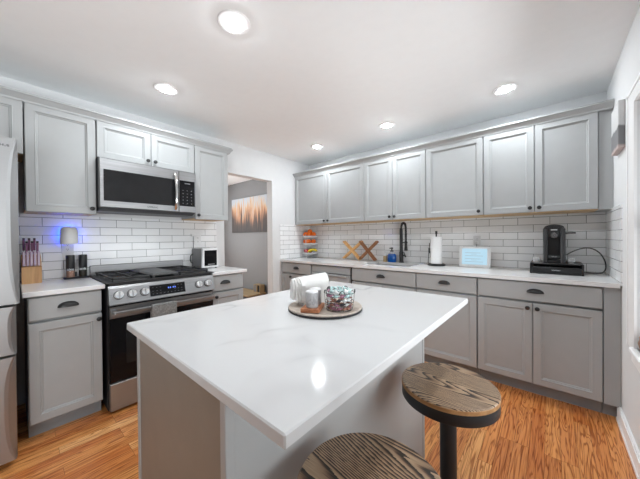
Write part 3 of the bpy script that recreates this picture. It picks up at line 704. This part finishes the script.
for cn, col, cnt in cand:
    MAT['candy_' + cn] = plain('wrapper_' + cn, col, .25, noise=.35, nscale=160)
    proto = None
    for k in range(cnt):
        if si >= len(spots): break
        if proto is None:
            m = MB(); m.ball((0, 0, 0), .0085, 10, (1.15, .85, .8))
            for sg in (-1, 1): m.rings([[(sg * .008, .002 * math.cos(q), .002 * math.sin(q)) for q in [2 * PI * i / 8 for i in range(8)]], [(sg * .015, .006 * math.cos(q), .0025 * math.sin(q)) for q in [2 * PI * i / 8 for i in range(8)]]])
            proto = o = m.build('wrapped_candy', 'candy_' + cn, None, False, True)
            tag(o, cn + ' wrapped candy in the wire basket on the tray', 'candy', cn + ' candies in the wire basket')
        else: o = dup(proto)
        x, y, z = spots[si]; si += 1
        o.location = (BX + x, BY + y, ZR + z); a = math.atan2(y, x)
        o.rotation_euler = (random.uniform(-.5, .5), random.uniform(-.5, .5), a + PI / 2 + random.uniform(-.4, .4))

# ------------------------------------------------------------------ left counter items
# knife block
t = thing('knife_block', 'light wooden knife block full of knives beside the refrigerator', 'knife block', (.13, -3.102, .9143))
MAT['blockwood'] = wood('knife_block_wood', srgb(188, 138, 92), srgb(222, 176, 126), (40, 40, 5))
m = MB(); m.rings([[(-.09, sy, 0), (.045, sy, 0), (.045, sy, .118), (.012, sy, .125), (.012, sy, .150), (-.075, sy, .205), (-.09, sy, .20)] for sy in (-.050, .050)]); m.build('block', 'blockwood', t, False)
MAT['purple'] = plain('purple_handle', (.30, .13, .22), .35, noise=.15, nscale=50); MAT['lilac'] = plain('pale_pink_handle', (.62, .50, .58), .35)
proto = None
for k in range(5):
    y = -3.102 - .037 + k * .0180
    if proto is None:
        t = proto = thing('steak_knife', 'pink-handled steak knife in the front row of the knife block', 'knife', (0, 0, 0), 0, 'steak knives in the block')
        m = MB(); m.box(-.004, .012, -.0068, .0068, 0, .104, .002); m.build('handle', 'lilac', t, False)
        m = MB(); m.box(-.0042, .0124, -.0074, -.0042, .002, .102); m.build('stripe', 'purple', t, False)
        m = MB(); m.box(0, .006, -.0008, .0008, -.012, 0); m.build('blade', 'chrome', t, False)
    else: t = dup(proto)
    t.location = (.13 + .028, y, .9143 + .1262)
proto = None
for k in range(6):
    back = k % 2 == 0; y = -3.102 - .036 + k * .0135
    lab = 'purple-handled kitchen knife in the tall back row of the knife block' if back else 'purple-handled kitchen knife in the shorter middle row of the knife block'
    if proto is None:
        t = proto = thing('kitchen_knife', lab, 'knife')
        m = MB(); m.box(-.009, .009, -.0062, .0062, 0, .082, .003); m.build('handle', 'purple', t, False)
        m = MB(); m.box(-.0095, .0095, -.0066, .0066, .0822, .092, .002); m.build('cap', 'black', t, False)
        m = MB(); m.box(-.005, .005, -.0008, .0008, -.06, 0); m.build('blade', 'chrome', t, False)
    else: t = dup(proto)
    t['label'] = lab; t['group'] = 'tall back row knives' if back else 'middle row knives'
    t.location = (.13 - (.062 if back else .022), y, .9143 + (.205 if back else .182) + .03)
    t.rotation_euler = (0, .18, 0)
# mills on a little stand
MAT['spice'] = plain('pink_salt', (.42, .24, .18), .5, noise=.4, nscale=220); MAT['pepper'] = plain('peppercorns', (.03, .025, .02), .5, noise=.6, nscale=220)
t = thing('mill_stand', 'black oblong stand holding the two spice mills', 'stand', (.072, -2.852, .9143))
m = MB(); m.box(-.036, .036, -.078, .078, 0, .012, .004); m.build('base', 'blackplastic', t, False)
m = MB(); m.box(-.034, -.030, -.006, .006, .012, .05); m.build('post', 'blackplastic', t, False)
for y, fill, lab in ((-2.888, 'spice', 'spice mill holding pink salt, left one on the stand'), (-2.812, 'pepper', 'spice mill holding dark pepper, right one on the stand')):
    t = thing('spice_mill', lab, 'mill', (.072, y, .9265))
    m = MB(); m.lathe([(.026, 0), (.026, .070)], (0, 0, 0), 28); m.build('jar', 'glass', t, False, True)
    m = MB(); m.lathe([(.0245, .001), (.0245, .050)], (0, 0, 0), 24); m.build('filling', fill, t, False, True)
    m = MB(); m.lathe([(.0265, .0705), (.0275, .073), (.0275, .172), (.025, .176), (0, .176)], (0, 0, 0), 28); m.build('grinder', 'blackplastic', t, False, True)
# outlets
def outlet(f, u, v, label, w=.0085, hz=.057, hw=.036):
    t = thing('wall_outlet', label, 'outlet', f(u, v, w))
    m = MB(f); m.box(u - hw, u + hw, v - hz, v + hz, w, w + .005, .002); m.build('plate', 'white_plastic', t)
    for dv in (-.02, .02):
        m = MB(f); m.box(u - .015, u + .015, v + dv - .014, v + dv + .014, w + .005, w + .0065, .0005); sk = m.build('socket', 'white_plastic', t)
        m = MB(f)
        for du in (-.006, .004): m.box(u + du, u + du + .002, v + dv - .003, v + dv + .006, w + .0065, w + .0068)
        m.box(u - .002, u + .002, v + dv - .010, v + dv - .006, w + .0065, w + .0068); m.build('slots', 'blackplastic', sk)
outlet(STOVE, -2.897, 1.168, 'white wall outlet behind the plug-in device')
outlet(STOVE, -1.835, 1.215, 'white wall outlet above the toaster oven')
outlet(SINK, 2.402, 1.178, 'white wall outlet above the tablet')
# plug-in device with blue glow
t = thing('plug_in_diffuser', 'white rounded plug-in device glowing blue on the tile', 'night light', (.0150, -2.894, 1.190))
MAT['bluering'] = plain('blue_glow_ring', (.1, .2, 1), .4, emit=(.02, .10, 1.0, 1), estr=26.0)
m = MB(); m.lathe([(.044, 1.190), (.054, 1.195), (.056, 1.206), (.053, 1.29), (.050, 1.312), (.040, 1.326), (.02, 1.331), (0, 1.332)], (.086, -2.894, 0), 36); m.build('shell', 'white_plastic', t, smooth=True)
m = MB(STOVE); m.box(-2.928, -2.860, 1.215, 1.318, .0230, .0250, .0005); m.build('glow_ring', 'bluering', t)
MB(STOVE).box(-2.912, -2.876, 1.23, 1.30, .0252, .042).build('neck', 'white_plastic', t)
m = MB(STOVE); m.box(-2.905, -2.883, 1.196, 1.222, .0154, .046); m.build('plug', 'white_plastic', t)
# toaster oven
t = thing('toaster_oven', 'grey toaster oven with white front frame on the small counter', 'toaster oven', (.180, -1.835, .9143))
MAT['appgrey'] = plain('appliance_grey', (.17, .17, .17), .4)
m = MB(); m.rings([[(-.130, y, .016), (.095, y, .016), (.095, y, .204), (-.120, y, .208), (-.130, y, .19)] for y in (-.085, .085)]); m.build('housing', 'appgrey', t, False)
m = MB(); m.rings([[(.0955, a, b_, ) for a, b_ in ((-.088, .012), (.088, .012), (.082, .212), (-.082, .212))], [(.118, a, b_) for a, b_ in ((-.088, .012), (.088, .012), (.080, .208), (-.080, .208))]]); fr = m.build('front_frame', 'white_plastic', t, False)
m = MB(); m.box(.1185, .121, -.066, .068, .030, .190, .001); m.build('door', 'blackglass', fr, False)
m = MB(); m.box(.1215, .128, -.030, .040, .040, .050, .002); m.build('handle', 'steel', fr, False)
m = MB(); m.tube([(-.10 - .0, -.086, .05), (-.105, -.105, .06), (-.105, -.112, .09), (-.105, -.108, .13), (-.10, -.086, .15)], .005, 8); m.build('side_handle', 'blackplastic', t, False, True)
for x in (-.1, .09):
    for y in (-.07, .07): m = MB(); m.lathe([(.010, 0), (.010, .016)], (x, y, 0), 10); m.build('foot', 'blackplastic', t, False)
# white plug and cord dropping to the toaster oven
t = thing('power_cord', 'white plug and cord on the tile left of the toaster outlet', 'cord', (.0095, -1.893, 1.15))
m = MB(); m.box(.009, .036, -1.915, -1.872, 1.252, 1.278, .005); m.build('plug', 'white_plastic', t)
m = MB(); m.tube([(.030, -1.893, 1.252), (.024, -1.890, 1.20), (.014, -1.886, 1.12), (.014, -1.884, 1.02), (.03, -1.882, .975)], .003, 6); m.build('cable', 'blackplastic', t, smooth=True)

# ------------------------------------------------------------------ sink counter items
ZS = .9143
# three-tier fruit stand
FX, FYY = .150, -.155
t = thing('fruit_stand', 'three-tier white fruit stand in the corner of the long counter', 'fruit stand', (FX, FYY, ZS))
tiers = (.052, .196, .308)
for z in tiers:
    m = MB(); m.lathe([(.045, z), (.085, z + .006), (.115, z + .020), (.122, z + .034), (.119, z + .034), (.111, z + .022), (.082, z + .010), (.0, z + .005)], (0, 0, 0), 40); m.build('bowl', 'white_plastic', t, False, True)
m = MB()
for k in range(3):
    a = 2 * PI * k / 3 + .75; m.tube([(.110 * math.cos(a), .110 * math.sin(a), 0), (.122 * math.cos(a), .122 * math.sin(a), .10), (.124 * math.cos(a), .124 * math.sin(a), .35), (.122 * math.cos(a), .122 * math.sin(a), .368)], .0035, 6)
m.build('frame', 'white_plastic', t, False, True)
MAT['orange'] = plain('orange_peel', srgb(238, 112, 18), .4, noise=.12, nscale=200); MAT['apple'] = plain('apple_skin', srgb(176, 24, 44), .25, noise=.3, nscale=40); MAT['banana'] = plain('banana_skin', srgb(222, 200, 40), .4, noise=.12, nscale=30)
MAT['stem'] = plain('fruit_stem', (.10, .12, .04), .7)
def orange_proto():
    m = MB(); m.ball((0, 0, 0), .038, 18, (1, 1, .97)); o = m.build('orange', 'orange', None, False, True)
    m = MB(); m.lathe([(.003, .0360), (.004, .0376), (0, .038)], (0, 0, 0), 8); m.build('stem', 'stem', o, False); return o
proto = None
for tz, lab, grp, sp in ((tiers[2], 'orange in the top bowl of the fruit stand', 'oranges in the top bowl', [(.0665, 12, .0), (.0665, 84, 0), (.0665, 156, 0), (.0665, 228, 0), (.0665, 300, 0), (0, 0, .044)]),
                         (tiers[1], 'orange in the middle bowl of the fruit stand', 'oranges in the middle bowl', [(.0665, 5, .0), (.0665, 77, 0), (.0665, 149, 0), (.0665, 221, 0), (.0665, 293, 0)])):
    for r, a, dz in sp:
        o = orange_proto() if proto is None else dup(proto)
        if proto is None: proto = o
        o.location = (FX + r * math.cos(math.radians(a)), FYY + r * math.sin(math.radians(a)), ZS + tz + .056 + dz); o.rotation_euler = (random.uniform(-.5, .5), random.uniform(-.5, .5), a)
        tag(o, lab, 'orange', grp)
proto = None
for r, a in ((.066, 195), (.066, 262), (.066, 128)):
    if proto is None:
        m = MB(); m.lathe([(0, -.028), (.014, -.031), (.026, -.022), (.035, -.002), (.036, .010), (.030, .024), (.016, .031), (.005, .027), (0, .024)], (0, 0, 0), 20); proto = o = m.build('apple', 'apple', None, False, True)
        m = MB(); m.tube([(0, 0, .024), (.003, 0, .038)], .0018, 6); m.build('stem', 'stem', o, False)
    else: o = dup(proto)
    o.location = (FX + r * math.cos(math.radians(a)), FYY + r * math.sin(math.radians(a)), ZS + tiers[0] + .053); tag(o, 'red apple in the bottom bowl of the fruit stand', 'apple', 'apples in the bottom bowl')
t = thing('banana_bunch', 'bunch of yellow bananas in the bottom bowl of the fruit stand', 'bananas', (FX + .050, FYY - .012, ZS + tiers[0] + .034))
for k in range(3):
    dy = -.024 + k * .024
    m = MB(); m.tube([(-.030 + .090 * q, -.040 + .085 * q + dy, .004 + .014 * q + .034 * math.sin(PI * q)) for q in [i / 10 for i in range(11)]], [.005, .011, .015, .0165, .017, .017, .0165, .015, .012, .008, .005], 10); m.build('banana', 'banana', t, False, True)
# expanding wooden rack, two X frames
MAT['rackl'] = wood('light_rack_wood', srgb(206, 152, 92), srgb(236, 190, 128), (20, 20, 20)); MAT['rackd'] = wood('brown_rack_wood', srgb(138, 90, 58), srgb(170, 116, 76), (20, 20, 20))
t = thing('wine_rack', 'folding wooden rack of crossed slats on the long counter', 'rack', (1.045, -.13, ZS))
def slat(x0, z0, x1, z1, y, mat, wd=.026, th=.012):
    m = MB(); d = Vector((x1 - x0, z1 - z0)).normalized(); n = Vector((-d.y, d.x)) * wd / 2
    m.rings([[(x0 + n.x, yy, z0 + n.y), (x0 - n.x, yy, z0 - n.y), (x1 - n.x, yy, z1 - n.y), (x1 + n.x, yy, z1 + n.y)] for yy in (y, y + th)]); return m.build('slat', mat, t, False)
for y0 in (-.030, .010):
    front = y0 < 0
    slat(-.255, .258, .005, .014, y0, 'rackl'); slat(-.272, .022, .030, .258, y0 + .0125, 'rackl')
    slat(.006, .262, .236, .014, y0, 'rackd'); slat(.004, .030, .258, .258, y0 + .0125, 'rackd')
for (x, z) in ((-.255, .25), (.022, .252), (.250, .250), (-.262, .030), (.010, .030), (.228, .022), (-.127, .136), (.128, .140)):
    m = MB(); m.lathe([(.007, -.034), (.007, .036)], (x, 0, z), 10, 1); m.build('dowel', 'rackd' if x > 0 else 'rackl', t, False, True)
# soap bottles
MAT['bluesoap'] = plain('blue_liquid_soap', (.004, .10, .42), .15, noise=.05, coat=.5); MAT['amber'] = plain('pale_amber_soap', (.55, .40, .22), .2)
t = thing('soap_bottle', 'blue liquid soap bottle with black pump beside the faucet', 'soap bottle', (1.482, -.085, ZS))
m = MB(); m.lathe([(.048, 0), (.054, .006), (.056, .05), (.054, .088), (.044, .104)], (0, 0, 0), 28, sx=1, sy=.75); m.build('liquid', 'bluesoap', t, False, True)
m = MB(); m.lathe([(.0445, .1045), (.032, .122), (.020, .128), (.020, .132)], (0, 0, 0), 28, sx=1, sy=.75); m.build('shoulder', 'cloudy', t, False, True)
m = MB(); m.lathe([(.024, .1325), (.024, .142), (.008, .145), (.008, .165), (.016, .166), (.016, .182), (0, .184)], (0, 0, 0), 20); m.box(-.008, .008, -.055, 0, .168, .180, .003); m.build('pump', 'black', t, False, True)
t = thing('hand_soap_bottle', 'small clear bottle of amber soap left of the blue soap', 'soap bottle', (1.390, -.085, ZS))
m = MB(); m.lathe([(.022, 0), (.024, .004), (.024, .075)], (0, 0, 0), 20); m.build('body', 'amber', t, False, True)
m = MB(); m.lathe([(.024, .0755), (.020, .092), (.010, .098), (.010, .112), (.014, .113), (.014, .140), (0, .142)], (0, 0, 0), 20); m.build('pump', 'white_plastic', t, False, True)
# spring faucet
t = thing('faucet', 'tall black spring-neck kitchen faucet behind the sink', 'faucet', (1.600, -.072, ZS))
m = MB(); m.lathe([(.030, 0), (.030, .010), (.024, .014), (.024, .130), (.019, .140), (.018, .415), (.012, .42)], (0, 0, 0), 24); m.build('body', 'black', t, False, True)
arc = [(0 + .0 * q, 0, .42) for q in (0,)]
ax, ay = .072, -.030
pts = []
for i in range(25):
    q = PI * i / 24; pts.append((ax / 2 * (1 - math.cos(q)), ay / 2 * (1 - math.cos(q)), .42 + .062 * math.sin(q)))
pts = pts + [(ax, ay, .38), (ax, ay, .34), (ax, ay, .27)]
m = MB(); m.tube(pts, .006, 8); m.build('hose', 'black', t, False, True)
# coil
P = [Vector(p) for p in pts]; seg = [0]
for a, b_ in zip(P, P[1:]): seg.append(seg[-1] + (b_ - a).length)
def along(s):
    for i in range(len(P) - 1):
        if s <= seg[i + 1] or i == len(P) - 2: q = (s - seg[i]) / (seg[i + 1] - seg[i]); return P[i].lerp(P[i + 1], q), (P[i + 1] - P[i]).normalized()
coil = []; N = 34
side = Vector((-ay, ax, 0)).normalized()
for i in range(N * 10 + 1):
    p, d = along(seg[-1] * i / (N * 10)); nb = d.cross(side); a = 2 * PI * i / 10; coil.append(p + (side * math.cos(a) + nb * math.sin(a)) * .0120)
m = MB(); m.tube(coil, .0032, 5); m.build('spring', 'black', t, False, True)
m = MB(); m.lathe([(.012, .27), (.014, .265), (.016, .20), (.020, .16), (.020, .150), (0, .150)], (ax, ay, 0), 20); m.build('spray_head', 'black', t, False, True)
m = MB(); m.tube([(0, 0, .245), (ax * .5, ay * .5, .245), (ax, ay, .245)], .006, 8); m.lathe([(.019, .236), (.019, .254)], (ax, ay, 0), 16); m.build('holder_arm', 'black', t, False, True)
m = MB(); m.tube([(.02, -.005, .085), (.050, -.012, .090), (.062, -.018, .072)], .009, 8); m.tube([(.062, -.018, .072), (.045, -.03, .13)], .005, 8); m.build('handle', 'black', t, False, True)
# paper towel
t = thing('paper_towel_holder', 'black paper towel holder between faucet and tablet', 'paper towel holder', (2.045, -.175, ZS))
m = MB(); m.lathe([(.085, 0), (.090, .004), (.088, .016), (.078, .022), (0, .022)], (0, 0, 0), 40); m.build('base', 'black', t, False, True)
m = MB(); m.lathe([(.008, .022), (.008, .335), (.012, .345), (.013, .368), (.009, .374), (0, .375)], (0, 0, 0), 14); m.build('post', 'black', t, False, True)
m = MB(); m.tube([(-.062, -.035, .02), (-.078, -.03, .03), (-.072, -.025, .14), (-.066, -.02, .20), (-.066, -.02, .245)], .004, 8); m.lathe([(.009, .13), (.009, .19)], (-.068, -.022, 0), 10); m.build('tension_arm', 'black', t, False, True)
MAT['papertowel'] = plain('white_paper', (.83, .83, .83), .95, noise=.02, nscale=120)
m = MB(); m.lathe([(.018, .0225), (.057, .0225), (.058, .03), (.058, .305), (.057, .312), (.018, .312)], (0, 0, 0), 40, 2, False, False)
m.lathe([(.018, .0225), (.018, .312)], (0, 0, 0), 40, 2, False, False); o = m.build('paper_towel_roll', 'papertowel', None, False, True); o.location = (2.045, -.175, ZS); tag(o, 'white paper towel roll on the black holder', 'paper towel')
# tablet display
t = thing('smart_display', 'white-framed tablet with a light blue screen leaning on the tile', 'tablet', (2.404, -.160, ZS))
MAT['screen'] = plain('light_blue_screen', (.1, .1, .1), .2, emit=(.50, .78, .95, 1), estr=.78); MAT['screenrow'] = plain('screen_rows', (.1, .1, .1), .2, emit=(.40, .56, .66, 1), estr=.7)
tl = lambda u, v, w: (u, -w * math.cos(.12) + v * math.sin(.12), v * math.cos(.12) + w * math.sin(.12) + .0)
m = MB(tl); m.box(-.140, .140, .001, .211, -.012, 0, .004, 2); m.build('frame', 'white_plastic', t, False)
m = MB(tl); m.box(-.113, .110, .030, .190, .0003, .0012); sc_ = m.build('screen', 'screen', t, False)
m = MB(tl)
for k in range(4): m.box(-.085, .075 - .02 * (k % 2), .055 + k * .030, .060 + k * .030, .0013, .0016)
m.box(-.03, .02, .072, .076, .0013, .0016); m.box(-.03, .02, .132, .136, .0013, .0016); m.build('screen_rows', 'screenrow', sc_, False)
m = MB(); m.box(-.05, .05, .03, .085, 0, .004); m.rings([[(a, y, z) for y, z in ((.024, .10), (.028, .10), (.085, .003), (.081, .003))] for a in (-.04, .04)]); m.build('kickstand', 'white_plastic', t, False)
# black plug and cable to the tablet
t = thing('charger', 'small charger and cord in the outlet above the tablet', 'charger', (2.402, -.016, 1.158))
m = MB(SINK); m.box(2.389, 2.415, 1.144, 1.172, .0155, .040, .004); m.build('plug', 'white_plastic', t)
m = MB(); m.tube([(2.402, -.030, 1.144), (2.404, -.034, 1.10), (2.404, -.040, 1.00), (2.41, -.06, .93)], .0022, 6); m.build('cable', 'blackplastic', t, smooth=True)
# coffee machine on capsule drawer
DX0, DX1 = 2.853, 3.180; DY0, DY1 = -.335, -.020
t = thing('capsule_drawer', 'low black capsule drawer under the coffee machine', 'drawer', ((DX0 + DX1) / 2, (DY0 + DY1) / 2, ZS))
hx, hy = (DX1 - DX0) / 2, (DY1 - DY0) / 2
m = MB(); m.box(-hx, hx, -hy, hy, .078, .088, .002); m.box(-hx, -hx + .012, -hy, hy, 0, .078); m.box(hx - .012, hx, -hy, hy, 0, .078); m.box(-hx, hx, hy - .012, hy, 0, .078); m.box(-hx, hx, -hy, hy, 0, .006); m.build('case', 'black', t, False)
m = MB(); m.box(-hx + .014, hx - .014, -hy - .006, -hy + .004, .008, .058, .002); m.box(-hx + .016, hx - .016, -hy + .005, hy - .02, .008, .02); d = m.build('drawer', 'black', t, False)
MAT['silvertext'] = plain('silver_lettering', (.62, .62, .62), .4, noise=.02)
lettering('NESPRESSO', 'lettering', 'silvertext', d, .0105, lambda u, v, w: (u, -hy - .0063 - w, .033 + v), False)
for k, (x, c) in enumerate(((-.10, (.01, .04, .30)), (-.075, (.02, .08, .40)), (-.13, (.30, .30, .30)))):
    MAT['pod%d' % k] = plain('capsule_foil_%s' % 'abc'[k], c, .3, .6)
    m = MB(); m.lathe([(.011, 0), (.016, .014), (.019, .026), (.021, .0275), (.021, .0285), (0, .0285)], (0, 0, 0), 18); o = m.build('coffee_capsule', 'pod%d' % k, None, False, True)
    o.location = ((DX0 + DX1) / 2 + x, DY0 + .036 + .025 * (k == 1), ZS + .0485 - .0282 + .0003 - .0)
    tag(o, ['dark blue coffee capsule in the open gap of the drawer', 'bright blue coffee capsule behind the dark blue one', 'silver coffee capsule at the left of the drawer'][k], 'coffee capsule')
CX = 3.007
t = thing('coffee_machine', 'dark grey capsule coffee machine on the black drawer', 'coffee machine', (CX, -.170, ZS + .0883))
MAT['coffee'] = plain('charcoal_plastic', (.040, .040, .042), .42, noise=.05); MAT['coffee2'] = plain('charcoal_plastic_darker', (.016, .016, .017), .35)
def outline(hw, y0, y1, z):
    return [(-hw + .012, y0, z), (hw - .012, y0, z), (hw, y0 + .02, z), (hw, y1, z), (-hw, y1, z), (-hw, y0 + .02, z)]
m = MB(); m.rings([outline(.070, -.06, .14, 0), outline(.070, -.06, .14, .285), outline(.064, -.05, .13, .292)]); m.build('body', 'coffee', t, False)
m = MB(); R = []
m.rings([[( .064 * math.cos(PI * i / 12), yy, .2922 + .026 * math.sin(PI * i / 12)) for i in range(13)] for yy in (-.05, .10)]); m.build('lid', 'coffee', t, False, True)
m = MB(); m.box(-.070, -.040, -.125, -.0605, 0, .285, .006); m.box(.040, .070, -.125, -.0605, 0, .285, .006); m.build('side_fins', 'coffee', t, False)
m = MB(); m.box(-.0395, .0395, -.120, -.0605, .215, .285, .004); hd = m.build('brew_head', 'coffee2', t, False)
m = MB(); m.lathe([(.022, -.142), (.024, -.138), (.024, -.1205)], (0, 0, .225), 20, 1); m.build('spout', 'chrome', hd, False, True)
m = MB(); m.box(-.0395, .0395, -.120, -.0605, 0, .028, .003); dt = m.build('drip_tray', 'coffee2', t, False)
m = MB(); m.box(-.0395, .0395, -.065, -.0602, .028, .214); m.build('cup_recess', 'coffee2', t, False)
m = MB(); m.box(-.020, .020, -.1232, -.1203, .268, .276); m.build('badge', 'silvertext', hd, False)
lettering('VERTUO', 'lettering', 'silvertext', t, .009, lambda u, v, w: (u, -.1275 - w, .052 + v), False)
m = MB(); m.box(-.038, .038, -.127, -.121, .043, .061, .002); m.build('label_bar', 'coffee', t, False)
m = MB(); m.tube([(.070, .0, .245), (.10, -.005, .246), (.135, -.010, .246)], [.007, .006, .006], 8); m.build('lever', 'black', t, False, True)
# glasses beside it
for x, y, lab in ((2.893, -.27, 'small clear glass on the capsule drawer, left of the coffee machine'), (3.112, -.27, 'small clear glass on the capsule drawer, right of the coffee machine')):
    m = MB(); m.lathe([(.020, 0), (.026, .045), (.0245, .045), (.0185, .003), (0, .003)], (0, 0, 0), 24); o = m.build('espresso_glass', 'cloudy', None, False, True); o.location = (x, y, ZS + .0883); tag(o, lab, 'glass')
m = MB(); m.tube([(3.084, -.055, 1.058), (3.092, -.06, 1.062), (3.139, -.10, 1.104), (3.19, -.12, 1.125), (3.228, -.12, 1.127), (3.270, -.12, 1.105), (3.299, -.12, 1.062), (3.316, -.12, 1.01), (3.318, -.12, .965), (3.306, -.12, .930), (3.28, -.12, .9215), (3.24, -.10, .9195), (3.187, -.06, .9195)], .005, 8)
o = m.build('power_cord', 'blackplastic', smooth=True); md = o.modifiers.new('smooth', 'SUBSURF'); md.levels = 1; md.render_levels = 2
tag(o, 'black power cord looping from the coffee machine to the counter', 'cord')

# ------------------------------------------------------------------ right wall pieces
def canvas_mat():
    tt = NT('canvas_print'); b = tt.b
    g = tt.add('ShaderNodeNewGeometry'); s = tt.add('ShaderNodeSeparateXYZ'); tt.l(g.outputs['Position'], s.inputs[0])
    n = tt.add('ShaderNodeTexNoise', i_Scale=14.0, i_Detail=4.0); tt.l(g.outputs['Position'], n.inputs['Vector'])
    a = tt.add('ShaderNodeMath', operation='MULTIPLY_ADD'); a.inputs[1].default_value = .05; tt.l(n.outputs[0], a.inputs[0]); tt.l(s.outputs[2], a.inputs[2])
    mr = tt.add('ShaderNodeMapRange'); mr.inputs['From Min'].default_value = 1.79; mr.inputs['From Max'].default_value = 2.09; tt.l(a.outputs[0], mr.inputs['Value'])
    tt.l(tt.ramp(mr.outputs[0], [(0, srgb(200, 184, 180)), (.06, srgb(176, 160, 156)), (.10, srgb(122, 122, 124)), (.44, srgb(112, 112, 114)), (.48, srgb(196, 196, 196)), (1, srgb(206, 206, 206))]), b.inputs['Base Color']); b.inputs['Roughness'].default_value = .7
    return tt.m
MAT['canvasprint'] = canvas_mat()
m = MB(); m.box(L - .031, L - .001, -.735, -.49, 1.768, 2.060, .002); tag(m.build('canvas_picture', 'canvasprint'), 'small thick canvas picture hung between the wall cabinets and the window', 'picture')
MAT['clay'] = plain('brown_clay', srgb(150, 116, 100), .7, noise=.12)
t = thing('clay_pot', 'brown clay pot on the window sill at the right edge', 'pot', (L + .042, -1.105, .6205))
m = MB(); m.lathe([(.028, 0), (.046, .02), (.052, .05), (.046, .075), (.048, .082), (.042, .082), (.040, .07), (0, .065)], (0, 0, 0), 32, 2); m.build('body', 'clay', t, False, True)

# ------------------------------------------------------------------ hall beyond the doorway
t = thing('painting', 'unframed canvas of orange reeds hung in the hall beyond the doorway', 'painting', (-1.70, -.02, 1.35))
m = MB(); m.box(-2.28, -1.05, -.036, -.001, 1.347, 2.058, .002); m.build('canvas', 'painting', t)
MAT['tanwood'] = wood('tan_pine', srgb(150, 126, 92), srgb(172, 148, 110)); MAT['navy'] = plain('dark_slate_fabric', (.055, .060, .070), .8)
t = thing('bench', 'low tan-topped dark bench on the hall floor beyond the doorway', 'bench', (-1.6, -.25, 0))
MB().box(-2.3, -1.10, -.44, -.03, .17, .195, .003).build('top', 'tanwood', t)
MB().box(-2.28, -1.12, -.42, -.05, 0, .169).build('base', 'navy', t)
t = thing('wooden_crate', 'small wooden crate with a dark opening standing on the hall bench', 'crate', (-1.235, -.10, .1955))
m = MB(); m.box(-.095, .095, .05, .06, 0, .15); m.box(-.095, .095, -.06, .06, .140, .150); m.box(-.095, .095, -.06, .06, 0, .010); m.box(-.095, -.085, -.06, .06, .010, .140); m.box(.085, .095, -.06, .06, .010, .140); m.box(-.008, .002, -.06, .06, .010, .140); m.build('case', 'tanwood', t, False)
MAT['greycard'] = plain('grey_card', (.22, .20, .19), .7)
m = MB(); m.box(-.082, -.012, -.056, -.050, .012, .138); m.build('grey_panel', 'greycard', t, False)
m = MB(); m.box(0.005, .082, -.04, -.035, .012, .138); m.build('dark_panel', 'blackplastic', t, False)
